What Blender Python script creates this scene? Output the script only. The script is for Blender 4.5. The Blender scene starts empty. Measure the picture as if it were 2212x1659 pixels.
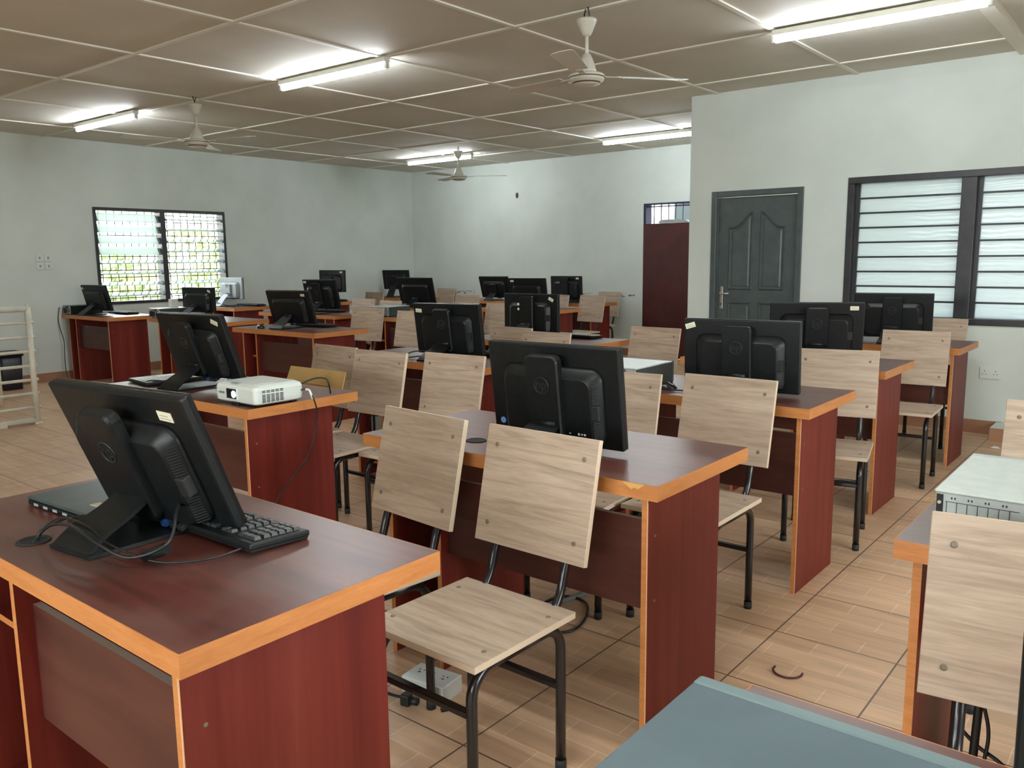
import bpy, bmesh, math, random
from mathutils import Vector, Matrix, Euler
random.seed(7)
sc = bpy.context.scene
COL = sc.collection
PI = math.pi

# ------------------------------------------------------------------ camera
YAW, PITCH, ROLL, FPX, CAMH = .6811, .1498, -.0108, 1804.5, 1.3287
def cam_matrix():
    cy, sy = math.cos(YAW), math.sin(YAW)
    fwd = Vector((-sy*math.cos(PITCH), cy*math.cos(PITCH), -math.sin(PITCH)))
    right = Vector((cy, sy, 0)); up = right.cross(fwd)
    r = right*math.cos(ROLL) + up*math.sin(ROLL)
    u = -right*math.sin(ROLL) + up*math.cos(ROLL)
    m = Matrix((r, u, -fwd)).transposed().to_4x4()
    m.translation = (0, 0, CAMH)
    return m
cam_d = bpy.data.cameras.new('camera'); cam = bpy.data.objects.new('camera', cam_d); COL.objects.link(cam)
cam.matrix_world = cam_matrix()
cam_d.sensor_fit = 'HORIZONTAL'; cam_d.sensor_width = 36.0; cam_d.lens = FPX/2212*36
cam_d.clip_start = .02; cam_d.clip_end = 200
sc.camera = cam

# ------------------------------------------------------------------ room numbers
XL, XR, YB, YR, YF, ZC, XC = -9.97, 2.3, 9.77, 6.93, -2.6, 2.71, -3.55

# ------------------------------------------------------------------ light and exposure
sc.view_settings.view_transform = "Standard"; sc.view_settings.look = "None"
sc.view_settings.exposure = 1.44; sc.view_settings.gamma = 1.0
sc.view_settings.use_curve_mapping = False
sc.cycles.max_bounces = 10; sc.cycles.diffuse_bounces = 6; sc.cycles.glossy_bounces = 4
sc.cycles.transmission_bounces = 8; sc.cycles.transparent_max_bounces = 12
sc.cycles.sample_clamp_indirect = 6.0
sc.cycles.use_denoising = True
sc.cycles.caustics_reflective = False; sc.cycles.caustics_refractive = False
SKY = 4.6
TUBE = 35.0
w = bpy.data.worlds.new('overcast_sky'); sc.world = w; w.use_nodes = True
nt = w.node_tree; nt.nodes.clear()
out = nt.nodes.new('ShaderNodeOutputWorld'); bg = nt.nodes.new('ShaderNodeBackground')
tc = nt.nodes.new('ShaderNodeTexCoord'); sep = nt.nodes.new('ShaderNodeSeparateXYZ'); rp = nt.nodes.new('ShaderNodeValToRGB')
nt.links.new(tc.outputs['Generated'], sep.inputs[0]); nt.links.new(sep.outputs['Z'], rp.inputs['Fac'])
e = rp.color_ramp.elements
e[0].position = 0.0; e[0].color = (.42, .45, .42, 1); e[1].position = .6; e[1].color = (.86, .95, 1, 1)
k = rp.color_ramp.elements.new(.06); k.color = (.95, 1, 1, 1)
nt.links.new(rp.outputs['Color'], bg.inputs['Color']); bg.inputs['Strength'].default_value = SKY
nt.links.new(bg.outputs[0], out.inputs[0])
def portal(loc, rot, sx, sy):
    d = bpy.data.lights.new('window_portal', 'AREA'); d.shape = 'RECTANGLE'; d.size = sx; d.size_y = sy
    d.cycles.is_portal = True
    o = bpy.data.objects.new('window_portal', d); COL.objects.link(o); o.location = loc; o.rotation_euler = rot
R2 = PI/2
portal((XR+.05, 2.0, 1.425), (0, R2, 0), 1.45, 3.2)      # portal at the added right hand opening (out of frame)
portal((-1.2, YF-.05, 1.4), (R2, 0, 0), 3.6, 1.1)  # portal at the added opening behind the camera
portal((XL-.3, 5.48, 1.4), (0, -R2, 0), 1.2, 1.75)

# ------------------------------------------------------------------ material helpers
def mat(name, col, rough=.5, metal=0., spec=.5, coat=0.):
    m = bpy.data.materials.new(name); m.use_nodes = True
    b = m.node_tree.nodes['Principled BSDF']
    b.inputs['Base Color'].default_value = (*col, 1); b.inputs['Roughness'].default_value = rough
    b.inputs['Metallic'].default_value = metal; b.inputs['Specular IOR Level'].default_value = spec
    b.inputs['Coat Weight'].default_value = coat
    return m
def NL(m): return m.node_tree.nodes, m.node_tree.links, m.node_tree.nodes['Principled BSDF']
def noise_mat(name, c1, c2, scale=(8, 8, 8), nscale=1.0, detail=5, rough=.5, bump=0., lo=.35, hi=.65, spec=.5, rvar=0., rand=False, dist=0.):
    m = mat(name, c1, rough, spec=spec); n, l, b = NL(m)
    t = n.new('ShaderNodeTexCoord'); mp = n.new('ShaderNodeMapping'); mp.inputs['Scale'].default_value = scale
    l.new(t.outputs['Object'], mp.inputs['Vector'])
    nz = n.new('ShaderNodeTexNoise'); nz.inputs['Scale'].default_value = nscale; nz.inputs['Detail'].default_value = detail
    nz.inputs['Distortion'].default_value = dist
    if rand:
        oi = n.new('ShaderNodeObjectInfo'); ad = n.new('ShaderNodeVectorMath'); ad.operation = 'ADD'
        mu = n.new('ShaderNodeMath'); mu.operation = 'MULTIPLY'; mu.inputs[1].default_value = 37.
        l.new(oi.outputs['Random'], mu.inputs[0]); l.new(mp.outputs[0], ad.inputs[0]); l.new(mu.outputs[0], ad.inputs[1])
        l.new(ad.outputs[0], nz.inputs['Vector'])
    else: l.new(mp.outputs[0], nz.inputs['Vector'])
    r = n.new('ShaderNodeValToRGB'); r.color_ramp.elements[0].position = lo; r.color_ramp.elements[1].position = hi
    r.color_ramp.elements[0].color = (*c1, 1); r.color_ramp.elements[1].color = (*c2, 1)
    l.new(nz.outputs['Fac'], r.inputs['Fac']); l.new(r.outputs[0], b.inputs['Base Color'])
    if bump:
        bp = n.new('ShaderNodeBump'); bp.inputs['Strength'].default_value = bump; bp.inputs['Distance'].default_value = .004
        l.new(nz.outputs['Fac'], bp.inputs['Height']); l.new(bp.outputs[0], b.inputs['Normal'])
    if rvar:
        mr = n.new('ShaderNodeMapRange'); mr.inputs['To Min'].default_value = rough-rvar; mr.inputs['To Max'].default_value = rough+rvar
        l.new(nz.outputs['Fac'], mr.inputs['Value']); l.new(mr.outputs[0], b.inputs['Roughness'])
    return m

def wood(name, c1, c2, c3, grain, rough=.45, bumpk=.0, spec=.5, wave=.5):
    """long-grain wood print: grain = scale vector, small along the grain"""
    m = mat(name, c1, rough, spec=spec); n, l, b = NL(m)
    t = n.new('ShaderNodeTexCoord'); oi = n.new('ShaderNodeObjectInfo')
    mu = n.new('ShaderNodeMath'); mu.operation = 'MULTIPLY'; mu.inputs[1].default_value = 23.
    l.new(oi.outputs['Random'], mu.inputs[0])
    mp = n.new('ShaderNodeMapping'); mp.inputs['Scale'].default_value = grain
    l.new(t.outputs['Object'], mp.inputs['Vector'])
    ad = n.new('ShaderNodeVectorMath'); ad.operation = 'ADD'; l.new(mp.outputs[0], ad.inputs[0]); l.new(mu.outputs[0], ad.inputs[1])
    a = n.new('ShaderNodeTexNoise'); a.inputs['Scale'].default_value = 1.; a.inputs['Detail'].default_value = 8; a.inputs['Distortion'].default_value = wave
    a.inputs['Roughness'].default_value = .62
    l.new(ad.outputs[0], a.inputs['Vector'])
    r = n.new('ShaderNodeValToRGB'); el = r.color_ramp.elements
    el[0].position = .3; el[0].color = (*c1, 1); el[1].position = .72; el[1].color = (*c3, 1)
    q = el.new(.5); q.color = (*c2, 1)
    l.new(a.outputs['Fac'], r.inputs['Fac'])
    sc2 = n.new('ShaderNodeVectorMath'); sc2.operation = 'MULTIPLY'; sc2.inputs[1].default_value = (5, 5, 5)
    l.new(ad.outputs[0], sc2.inputs[0])
    f = n.new('ShaderNodeTexNoise'); f.inputs['Scale'].default_value = 1.6; f.inputs['Detail'].default_value = 3
    l.new(sc2.outputs[0], f.inputs['Vector'])
    mx = n.new('ShaderNodeMix'); mx.data_type = 'RGBA'; mx.blend_type = 'MULTIPLY'; mx.inputs['Factor'].default_value = .28
    l.new(r.outputs[0], mx.inputs['A']); l.new(f.outputs['Fac'], mx.inputs['B']); l.new(mx.outputs['Result'], b.inputs['Base Color'])
    if bumpk:
        bp = n.new('ShaderNodeBump'); bp.inputs['Strength'].default_value = bumpk; bp.inputs['Distance'].default_value = .002
        l.new(f.outputs['Fac'], bp.inputs['Height']); l.new(bp.outputs[0], b.inputs['Normal'])
    return m

M = {}
M['wall'] = noise_mat('white_painted_plaster', (.585, .64, .60), (.645, .70, .66), (1, 1, 1), 2.2, 6, .6, .15)
M['wall_plain'] = mat('outer_wall_render', (.5, .5, .47), .8)
M['dirtywall'] = None
M['ceil'] = noise_mat('ceiling_board_paint', (.60, .575, .505), (.67, .645, .57), (1, 1, 1), 1.3, 4, .75, .05)
M['batten'] = mat('ceiling_batten_paint', (.78, .76, .68), .55)
M['skirt'] = noise_mat('brown_skirting_tile', (.30, .15, .085), (.38, .20, .12), (1, 1, 1), 5, 4, .35)
M['laminate'] = wood('mahogany_laminate', (.115, .011, .007), (.165, .019, .012), (.21, .034, .022), (11, 11, .55), .5, .0, .3, .3)
M['laminate_h'] = wood('mahogany_laminate_panel', (.056, .016, .012), (.086, .025, .018), (.115, .037, .025), (1.2, 30, 9), .45, .0, .35, .5)
M['edge'] = wood('orange_edge_band', (.52, .19, .05), (.60, .235, .068), (.66, .275, .09), (7, 7, 60), .42, .0, .5, .2)
M['edge_light'] = mat('pale_edge_line', (.72, .42, .24), .5)
M['oak'] = wood('pale_oak_board', (.36, .265, .19), (.50, .385, .29), (.60, .48, .37), (2.4, 22, 34), .5, .05, .4, 1.3)
M['oak_edge'] = mat('pale_oak_board_edge', (.62, .50, .37), .55)
M['blackmetal'] = mat('black_enamelled_steel', (.010, .009, .010), .24, spec=.5, coat=.12)
M['rubber'] = mat('black_rubber', (.015, .015, .015), .7)
M['rivet'] = mat('dull_rivet_head', (.17, .14, .105), .5, 0.)
M['plastic'] = noise_mat('black_textured_plastic', (.0055, .007, .0075), (.008, .0098, .0102), (1, 1, 1), 60, 3, .40, .1, spec=.32)
M['plastic_gl'] = mat('black_glossy_plastic', (.010, .011, .012), .18)
M['greyplastic'] = mat('mid_grey_plastic', (.30, .34, .35), .4)
M['whiteplastic'] = mat('white_plastic', (.66, .70, .67), .38)
M['projwhite'] = mat('projector_white_plastic', (.66, .72, .68), .35)
M['vent'] = mat('vent_slot_black', (.012, .012, .012), .6)
M['screen'] = mat('dark_screen_glass', (.006, .007, .009), .12)
M['label'] = mat('paper_label', (.78, .74, .58), .6)
M['labelprint'] = mat('label_print_grey', (.30, .29, .25), .6)
M['white'] = mat('white_gloss_paint', (.72, .72, .66), .35)
M['cream'] = noise_mat('cream_rail_paint', (.60, .585, .49), (.70, .685, .58), (1, 1, 1), 9, 4, .4)
M['fan'] = mat('fan_white_enamel', (.62, .60, .53), .35)
M['fanring'] = mat('fan_dark_ring', (.10, .085, .06), .4)
M['greydoor'] = noise_mat('grey_gloss_door_paint', (.062, .080, .081), (.078, .097, .096), (1, 1, 1), 14, 3, .32, .1)
M['frameblack'] = noise_mat('dark_frame_paint', (.022, .023, .026), (.034, .035, .038), (1, 1, 1), 12, 3, .35)
M['browndoor'] = noise_mat('dark_brown_door', (.046, .008, .007), (.066, .013, .011), (1, 1, 1), 4, 4, .45)
M['steel'] = mat('brushed_steel', (.48, .47, .44), .3, .9)
M['galv'] = noise_mat('galvanised_case_steel', (.36, .41, .41), (.44, .49, .48), (1, 1, 1), 20, 3, .45, 0)
M['case_lid'] = noise_mat('pale_grey_case_paint', (.50, .56, .53), (.56, .62, .58), (1, 1, 1), 30, 3, .33, .05)
M['case_dark'] = noise_mat('dark_grey_case_paint', (.040, .055, .054), (.05, .066, .065), (1, 1, 1), 30, 3, .4, .05)
M['case_blue'] = noise_mat('blue_grey_case_lid', (.062, .100, .118), (.080, .122, .142), (1, 1, 1), 9, 5, .5, .05, rvar=.06)
M['case_blue_edge'] = mat('blue_grey_case_bezel', (.13, .19, .20), .4)
M['card'] = noise_mat('brown_cardboard', (.40, .25, .085), (.46, .30, .11), (1, 1, 1), 12, 3, .75)
M['blue'] = mat('blue_plastic', (.03, .12, .42), .35)
M['bluelight'] = mat('blue_round_sticker', (.10, .26, .72), .5)
M['cyan'] = mat('cyan_strap', (.12, .46, .62), .5)
M['print'] = mat('white_print', (.75, .77, .78), .5)
M['logo'] = mat('embossed_logo_black', (.022, .025, .025), .3)
M['key'] = mat('black_key_cap', (.028, .030, .032), .35)
M['keywhite'] = mat('pale_key_cap', (.42, .43, .42), .4)
M['cable'] = mat('black_cable', (.012, .012, .012), .45)
M['cablegrey'] = mat('grey_cable', (.17, .18, .17), .5)
M['greyprint'] = mat('grey_print', (.16, .18, .18), .5)
M['hole'] = mat('dark_hole', (.006, .006, .006), .7)
M['bin'] = mat('dark_bin_plastic', (.020, .022, .030), .45)
M['smudge'] = mat('dark_wall_scuff', (.16, .17, .165), .8)
M['smudge2'] = mat('pale_wall_scuff', (.42, .44, .42), .8)
M['bag'] = mat('crumpled_grey_plastic', (.30, .33, .32), .35)
M['socket_red'] = mat('socket_dot', (.08, .08, .08), .5)
M['grass'] = noise_mat('outside_grass', (.30, .34, .2), (.42, .44, .3), (1, 1, 1), 3, 4, .9)
M['leaf'] = noise_mat('outside_foliage', (.20, .25, .10), (.50, .54, .30), (1, 1, 1), 4, 3, .7)
M['outwall'] = mat('pale_outside_wall', (.75, .74, .70), .8)
def glassmat():
    m = bpy.data.materials.new('frosted_louvre_glass'); m.use_nodes = True; n = m.node_tree.nodes; l = m.node_tree.links; n.clear()
    o = n.new('ShaderNodeOutputMaterial'); tr = n.new('ShaderNodeBsdfTranslucent'); tr.inputs[0].default_value = (.48, .53, .545, 1)
    gl = n.new('ShaderNodeBsdfGlossy'); gl.inputs['Roughness'].default_value = .28; gl.inputs[0].default_value = (.8, .85, .88, 1)
    df = n.new('ShaderNodeBsdfDiffuse'); df.inputs[0].default_value = (.55, .62, .62, 1)
    t = n.new('ShaderNodeTexCoord'); wv = n.new('ShaderNodeTexWave'); wv.inputs['Scale'].default_value = 9; wv.inputs['Distortion'].default_value = 5.; wv.inputs['Detail'].default_value = 2
    wv.wave_type = 'RINGS'; wv.inputs['Detail Scale'].default_value = .6
    l.new(t.outputs['Object'], wv.inputs['Vector']); bp = n.new('ShaderNodeBump'); bp.inputs['Strength'].default_value = .25; bp.inputs['Distance'].default_value = .01
    l.new(wv.outputs['Fac'], bp.inputs['Height']); l.new(bp.outputs[0], gl.inputs['Normal']); l.new(bp.outputs[0], tr.inputs['Normal'])
    a = n.new('ShaderNodeMixShader'); a.inputs[0].default_value = .18; b = n.new('ShaderNodeMixShader'); b.inputs[0].default_value = .10
    l.new(tr.outputs[0], a.inputs[1]); l.new(df.outputs[0], a.inputs[2]); l.new(a.outputs[0], b.inputs[1]); l.new(gl.outputs[0], b.inputs[2]); l.new(b.outputs[0], o.inputs[0])
    return m
M['frost'] = glassmat()
def clearglass():
    m = bpy.data.materials.new('clear_louvre_glass'); m.use_nodes = True; n = m.node_tree.nodes; l = m.node_tree.links; n.clear()
    o = n.new('ShaderNodeOutputMaterial'); tr = n.new('ShaderNodeBsdfTransparent'); tr.inputs[0].default_value = (.86, .93, .91, 1)
    gl = n.new('ShaderNodeBsdfTranslucent'); gl.inputs[0].default_value = (.48, .53, .52, 1)
    g2 = n.new('ShaderNodeBsdfGlossy'); g2.inputs['Roughness'].default_value = .1
    a = n.new('ShaderNodeMixShader'); a.inputs[0].default_value = .82; b = n.new('ShaderNodeMixShader'); b.inputs[0].default_value = .08
    l.new(tr.outputs[0], a.inputs[1]); l.new(gl.outputs[0], a.inputs[2]); l.new(a.outputs[0], b.inputs[1]); l.new(g2.outputs[0], b.inputs[2]); l.new(b.outputs[0], o.inputs[0])
    return m
M['clear'] = clearglass()
def emit(name, col, s):
    m = bpy.data.materials.new(name); m.use_nodes = True; n = m.node_tree.nodes; l = m.node_tree.links; n.clear()
    o = n.new('ShaderNodeOutputMaterial'); e = n.new('ShaderNodeEmission'); e.inputs[0].default_value = (*col, 1); e.inputs[1].default_value = s
    l.new(e.outputs[0], o.inputs[0]); return m
M['tube'] = emit('fluorescent_tube_glow', (.90, .96, 1.0), TUBE)
M['lens'] = emit('projector_lamp_glow', (.85, .92, 1.0), 6.0)

def desk_top_material():
    m = mat('dusty_mahogany_top', (.1, .03, .02), .3); n, l, b = NL(m)
    t = n.new('ShaderNodeTexCoord'); oi = n.new('ShaderNodeObjectInfo')
    mp = n.new('ShaderNodeMapping'); mp.inputs['Scale'].default_value = (1.3, 22, 5); l.new(t.outputs['Object'], mp.inputs['Vector'])
    mu = n.new('ShaderNodeMath'); mu.operation = 'MULTIPLY'; mu.inputs[1].default_value = 11.; l.new(oi.outputs['Random'], mu.inputs[0])
    ad = n.new('ShaderNodeVectorMath'); l.new(mp.outputs[0], ad.inputs[0]); l.new(mu.outputs[0], ad.inputs[1])
    a = n.new('ShaderNodeTexNoise'); a.inputs['Scale'].default_value = 1; a.inputs['Detail'].default_value = 7; a.inputs['Distortion'].default_value = .8
    l.new(ad.outputs[0], a.inputs['Vector'])
    r = n.new('ShaderNodeValToRGB'); el = r.color_ramp.elements; el[0].position = .3; el[0].color = (.060, .017, .013, 1); el[1].position = .7; el[1].color = (.135, .036, .025, 1)
    l.new(a.outputs['Fac'], r.inputs['Fac'])
    d = n.new('ShaderNodeTexNoise'); d.inputs['Scale'].default_value = 3.2; d.inputs['Detail'].default_value = 5; l.new(t.outputs['Object'], d.inputs['Vector'])
    dr = n.new('ShaderNodeMapRange'); dr.inputs['From Min'].default_value = .42; dr.inputs['From Max'].default_value = .75; dr.inputs['To Max'].default_value = .55
    l.new(d.outputs['Fac'], dr.inputs['Value'])
    mx = n.new('ShaderNodeMix'); mx.data_type = 'RGBA'; mx.inputs['B'].default_value = (.19, .145, .125, 1)
    l.new(dr.outputs[0], mx.inputs['Factor']); l.new(r.outputs[0], mx.inputs['A']); l.new(mx.outputs['Result'], b.inputs['Base Color'])
    rr = n.new('ShaderNodeMapRange'); rr.inputs['To Min'].default_value = .26; rr.inputs['To Max'].default_value = .40; l.new(d.outputs['Fac'], rr.inputs['Value'])
    l.new(rr.outputs[0], b.inputs['Roughness']); b.inputs['Specular IOR Level'].default_value = .6
    return m
M['top'] = desk_top_material()

def floor_material():
    m = mat('wood_print_floor_tiles', (.4, .25, .15), .3); n, l, b = NL(m)
    g = n.new('ShaderNodeNewGeometry'); T = .405
    mp = n.new('ShaderNodeMapping'); mp.vector_type = 'TEXTURE'
    mp.inputs['Location'].default_value = (-.645, 2.78, 0); mp.inputs['Scale'].default_value = (T, T, 1)
    l.new(g.outputs['Position'], mp.inputs['Vector'])
    # tile joints
    bt = n.new('ShaderNodeTexBrick'); bt.offset = 0; bt.squash = 1
    bt.inputs['Scale'].default_value = 1; bt.inputs['Mortar Size'].default_value = .0075; bt.inputs['Brick Width'].default_value = 1; bt.inputs['Row Height'].default_value = 1
    bt.inputs['Mortar Smooth'].default_value = .25
    l.new(mp.outputs[0], bt.inputs['Vector'])
    # printed planks within each tile
    pb = n.new('ShaderNodeTexBrick'); pb.offset = .5; pb.offset_frequency = 2
    pb.inputs['Scale'].default_value = 1; pb.inputs['Mortar Size'].default_value = .0055; pb.inputs['Brick Width'].default_value = .62; pb.inputs['Row Height'].default_value = .25
    pb.inputs['Color1'].default_value = (.60, .385, .235, 1); pb.inputs['Color2'].default_value = (.68, .45, .28, 1); pb.inputs['Mortar'].default_value = (.80, .58, .40, 1)
    pb.inputs['Mortar Smooth'].default_value = .5
    l.new(mp.outputs[0], pb.inputs['Vector'])
    gm = n.new('ShaderNodeMapping'); gm.inputs['Scale'].default_value = (2.6, 26, 1); l.new(g.outputs['Position'], gm.inputs['Vector'])
    nz = n.new('ShaderNodeTexNoise'); nz.inputs['Scale'].default_value = 1; nz.inputs['Detail'].default_value = 7; nz.inputs['Distortion'].default_value = .6; l.new(gm.outputs[0], nz.inputs['Vector'])
    mr = n.new('ShaderNodeMapRange'); mr.inputs['From Min'].default_value = .3; mr.inputs['From Max'].default_value = .7; mr.inputs['To Min'].default_value = .86; mr.inputs['To Max'].default_value = 1.14
    l.new(nz.outputs['Fac'], mr.inputs['Value'])
    m1 = n.new('ShaderNodeMix'); m1.data_type = 'RGBA'; m1.blend_type = 'MULTIPLY'; m1.inputs['Factor'].default_value = 1
    l.new(pb.outputs['Color'], m1.inputs['A']); l.new(mr.outputs[0], m1.inputs['B'])
    d = n.new('ShaderNodeTexNoise'); d.inputs['Scale'].default_value = 1.6; d.inputs['Detail'].default_value = 6; l.new(g.outputs['Position'], d.inputs['Vector'])
    d2 = n.new('ShaderNodeMapRange'); d2.inputs['From Min'].default_value = .35; d2.inputs['From Max'].default_value = .65; d2.inputs['To Min'].default_value = .86; d2.inputs['To Max'].default_value = 1.0
    l.new(d.outputs['Fac'], d2.inputs['Value'])
    m2 = n.new('ShaderNodeMix'); m2.data_type = 'RGBA'; m2.blend_type = 'MULTIPLY'; m2.inputs['Factor'].default_value = 1
    l.new(m1.outputs['Result'], m2.inputs['A']); l.new(d2.outputs[0], m2.inputs['B'])
    m3 = n.new('ShaderNodeMix'); m3.data_type = 'RGBA'; m3.inputs['B'].default_value = (.13, .085, .06, 1)
    l.new(bt.outputs['Fac'], m3.inputs['Factor']); l.new(m2.outputs['Result'], m3.inputs['A']); l.new(m3.outputs['Result'], b.inputs['Base Color'])
    rr = n.new('ShaderNodeMapRange'); rr.inputs['To Min'].default_value = .30; rr.inputs['To Max'].default_value = .52; l.new(d.outputs['Fac'], rr.inputs['Value']); l.new(rr.outputs[0], b.inputs['Roughness'])
    bp = n.new('ShaderNodeBump'); bp.inputs['Strength'].default_value = .4; bp.inputs['Distance'].default_value = .002; bp.invert = True
    l.new(bt.outputs['Fac'], bp.inputs['Height']); l.new(bp.outputs[0], b.inputs['Normal'])
    b.inputs['Specular IOR Level'].default_value = .45
    return m
M['floor'] = floor_material()

# ------------------------------------------------------------------ mesh builder
class MB:
    def __init__(s): s.bm = bmesh.new(); s.smooth = False
    def _tf(s, vs, T):
        if T is not None: bmesh.ops.transform(s.bm, matrix=T, verts=vs)
    def box(s, x0, x1, y0, y1, z0, z1, mi=0, T=None, bev=0., seg=2, faces=None):
        r = bmesh.ops.create_cube(s.bm, size=1.0); vs = r['verts']
        sx, sy, sz = x1-x0, y1-y0, z1-z0
        for v in vs: v.co = Vector(((v.co.x+.5)*sx+x0, (v.co.y+.5)*sy+y0, (v.co.z+.5)*sz+z0))
        fs = list({f for v in vs for f in v.link_faces})
        for f in fs:
            f.material_index = mi; f.normal_update()
            if faces:                       # material per direction: {'-y': 1, ...}
                nn = f.normal
                for key, q in faces.items():
                    ax = 'xyz'.index(key[1]); sg = 1 if key[0] == '+' else -1
                    if nn[ax]*sg > .9: f.material_index = q
        if bev > 0:
            es = list({e for v in vs for e in v.link_edges})
            r2 = bmesh.ops.bevel(s.bm, geom=es, offset=bev, segments=seg, affect='EDGES', profile=.5)
            vs = list({v for f in r2['faces'] for v in f.verts} | {v for v in vs if v.is_valid})
            allv = set(vs)
            for v in list(vs):
                for f in v.link_faces: allv.update(f.verts)
            vs = list(allv)
        s._tf(vs, T); return s
    def tube(s, pts, r, seg=10, mi=0, cap=True, T=None, flat=None):
        pts = [Vector(p) for p in pts]; rings = []; n = len(pts); ref = None
        for i, p in enumerate(pts):
            d = (pts[min(i+1, n-1)] - pts[max(i-1, 0)]).normalized()
            if ref is None:
                ref = Vector((0, 0, 1)) if abs(d.z) < .9 else Vector((1, 0, 0))
                ref = (ref - d*ref.dot(d)).normalized()
            else:
                ref = (ref - d*ref.dot(d))
                ref = ref.normalized() if ref.length > 1e-6 else d.orthogonal().normalized()
            b = d.cross(ref); rr = r[i] if isinstance(r, (list, tuple)) else r
            rings.append([s.bm.verts.new(p + ref*math.cos(2*PI*k/seg)*rr + b*math.sin(2*PI*k/seg)*rr) for k in range(seg)])
        for a, c in zip(rings, rings[1:]):
            for k in range(seg):
                f = s.bm.faces.new((a[k], a[(k+1) % seg], c[(k+1) % seg], c[k])); f.material_index = mi; f.smooth = True
        if cap:
            for q in (rings[0][::-1], rings[-1]):
                f = s.bm.faces.new(q); f.material_index = mi
        s._tf([v for q in rings for v in q], T); return s
    def lathe(s, prof, c=(0, 0, 0), seg=24, mi=0, T=None, mis=None):
        c = Vector(c); rings = []
        for (r, z) in prof:
            rings.append([s.bm.verts.new(c + Vector((max(r, 1e-5)*math.cos(2*PI*k/seg), max(r, 1e-5)*math.sin(2*PI*k/seg), z))) for k in range(seg)])
        for i, (a, b) in enumerate(zip(rings, rings[1:])):
            for k in range(seg):
                f = s.bm.faces.new((a[k], a[(k+1) % seg], b[(k+1) % seg], b[k])); f.material_index = mis[i] if mis else mi; f.smooth = True
        for q in (rings[0][::-1], rings[-1]):
            f = s.bm.faces.new(q); f.material_index = mi
        s._tf([v for q in rings for v in q], T); return s
    def prism(s, poly, depth, mi=0, T=None, side=None):
        """poly: 2D outline in local XZ, extruded along +Y by depth"""
        a = [s.bm.verts.new((x, 0, z)) for x, z in poly]; b = [s.bm.verts.new((x, depth, z)) for x, z in poly]; n = len(poly)
        f = s.bm.faces.new(a); f.material_index = mi; f = s.bm.faces.new(b[::-1]); f.material_index = mi
        for k in range(n):
            f = s.bm.faces.new((a[k], b[k], b[(k+1) % n], a[(k+1) % n])); f.material_index = side if side is not None else mi
        s._tf(a+b, T); return s
    def loft(s, rings, mi=0, smooth=True, T=None, cap=True):
        R = [[s.bm.verts.new(p) for p in r] for r in rings]
        for a, b in zip(R, R[1:]):
            n = len(a)
            for k in range(n):
                f = s.bm.faces.new((a[k], a[(k+1) % n], b[(k+1) % n], b[k])); f.material_index = mi; f.smooth = smooth
        if cap:
            f = s.bm.faces.new(R[0][::-1]); f.material_index = mi; f = s.bm.faces.new(R[-1]); f.material_index = mi
        s._tf([v for q in R for v in q], T); return s
    def strip(s, prof, x0, x1, th, mi=0, T=None, x0b=None, x1b=None):
        """a bent plate: prof = [(y,z)...], width x0..x1 (x0b..x1b at the end), thickness th"""
        n = len(prof); L = []
        for i, (y, z) in enumerate(prof):
            a = Vector((0, *prof[max(i-1, 0)])); b = Vector((0, *prof[min(i+1, n-1)])); d = (b-a).normalized(); nr = Vector((0, -d.z, d.y))
            t = i/(n-1); xa = x0+(x0b-x0)*t if x0b is not None else x0; xb = x1+(x1b-x1)*t if x1b is not None else x1
            p = Vector((0, y, z)); lo = p - nr*th/2; hi = p + nr*th/2
            L.append([(xa, lo.y, lo.z), (xb, lo.y, lo.z), (xb, hi.y, hi.z), (xa, hi.y, hi.z)])
        return s.loft(L, mi, False, T)
    def build(s, name, mats, parent=None, loc=None, rot=None, auto=True):
        bmesh.ops.recalc_face_normals(s.bm, faces=s.bm.faces)
        me = bpy.data.meshes.new(name); s.bm.to_mesh(me); s.bm.free()
        if not isinstance(mats, (list, tuple)): mats = [mats]
        for m in mats: me.materials.append(m)
        o = bpy.data.objects.new(name, me); COL.objects.link(o)
        if parent is not None: o.parent = parent
        if loc is not None: o.location = loc
        if rot is not None: o.rotation_euler = rot
        return o
def arc(c, r, a0, a1, n, plane='yz'):
    o = []
    for i in range(n+1):
        a = a0+(a1-a0)*i/n; u, v = r*math.cos(a), r*math.sin(a)
        o.append((c[0], c[1]+u, c[2]+v) if plane == 'yz' else (c[0]+u, c[1], c[2]+v))
    return o
def rrect(w, h, r, n=5, cx=0, cz=0):
    o = []
    for (sx, sz, a) in ((1, 1, 0), (-1, 1, R2), (-1, -1, PI), (1, -1, 3*R2)):
        for i in range(n+1):
            t = a+R2*i/n; o.append((cx+sx*(w/2-r)+r*math.cos(t), cz+sz*(h/2-r)+r*math.sin(t)))
    return o
def smooth_path(P, n=8):
    """Catmull-Rom through P"""
    P = [Vector(p) for p in P]; Q = [P[0]*2-P[1]]+P+[P[-1]*2-P[-2]]; o = []
    for i in range(1, len(Q)-2):
        a, b, c, d = Q[i-1:i+3]
        for k in range(n):
            t = k/n; o.append(.5*((2*b)+(c-a)*t+(2*a-5*b+4*c-d)*t*t+(3*b-a-3*c+d)*t**3))
    o.append(P[-1]); return o
def tag(o, label, cat=None, group=None, kind=None):
    if label: o['label'] = label
    if cat: o['category'] = cat
    if group: o['group'] = group
    if kind: o['kind'] = kind
    return o
def thing(name, loc=(0, 0, 0), rz=0., label=None, cat=None, group=None):
    o = bpy.data.objects.new(name, None); COL.objects.link(o); o.empty_display_size = .05
    o.location = loc; o.rotation_euler = (0, 0, rz); return tag(o, label, cat, group)
KIDS = {}
def copy_tree(o, parent=None):
    c = o.copy(); COL.objects.link(c)
    if parent is not None: c.parent = parent
    for ch in [x for x in KIDS.get(o.name, [])]: copy_tree(ch, c)
    return c
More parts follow.
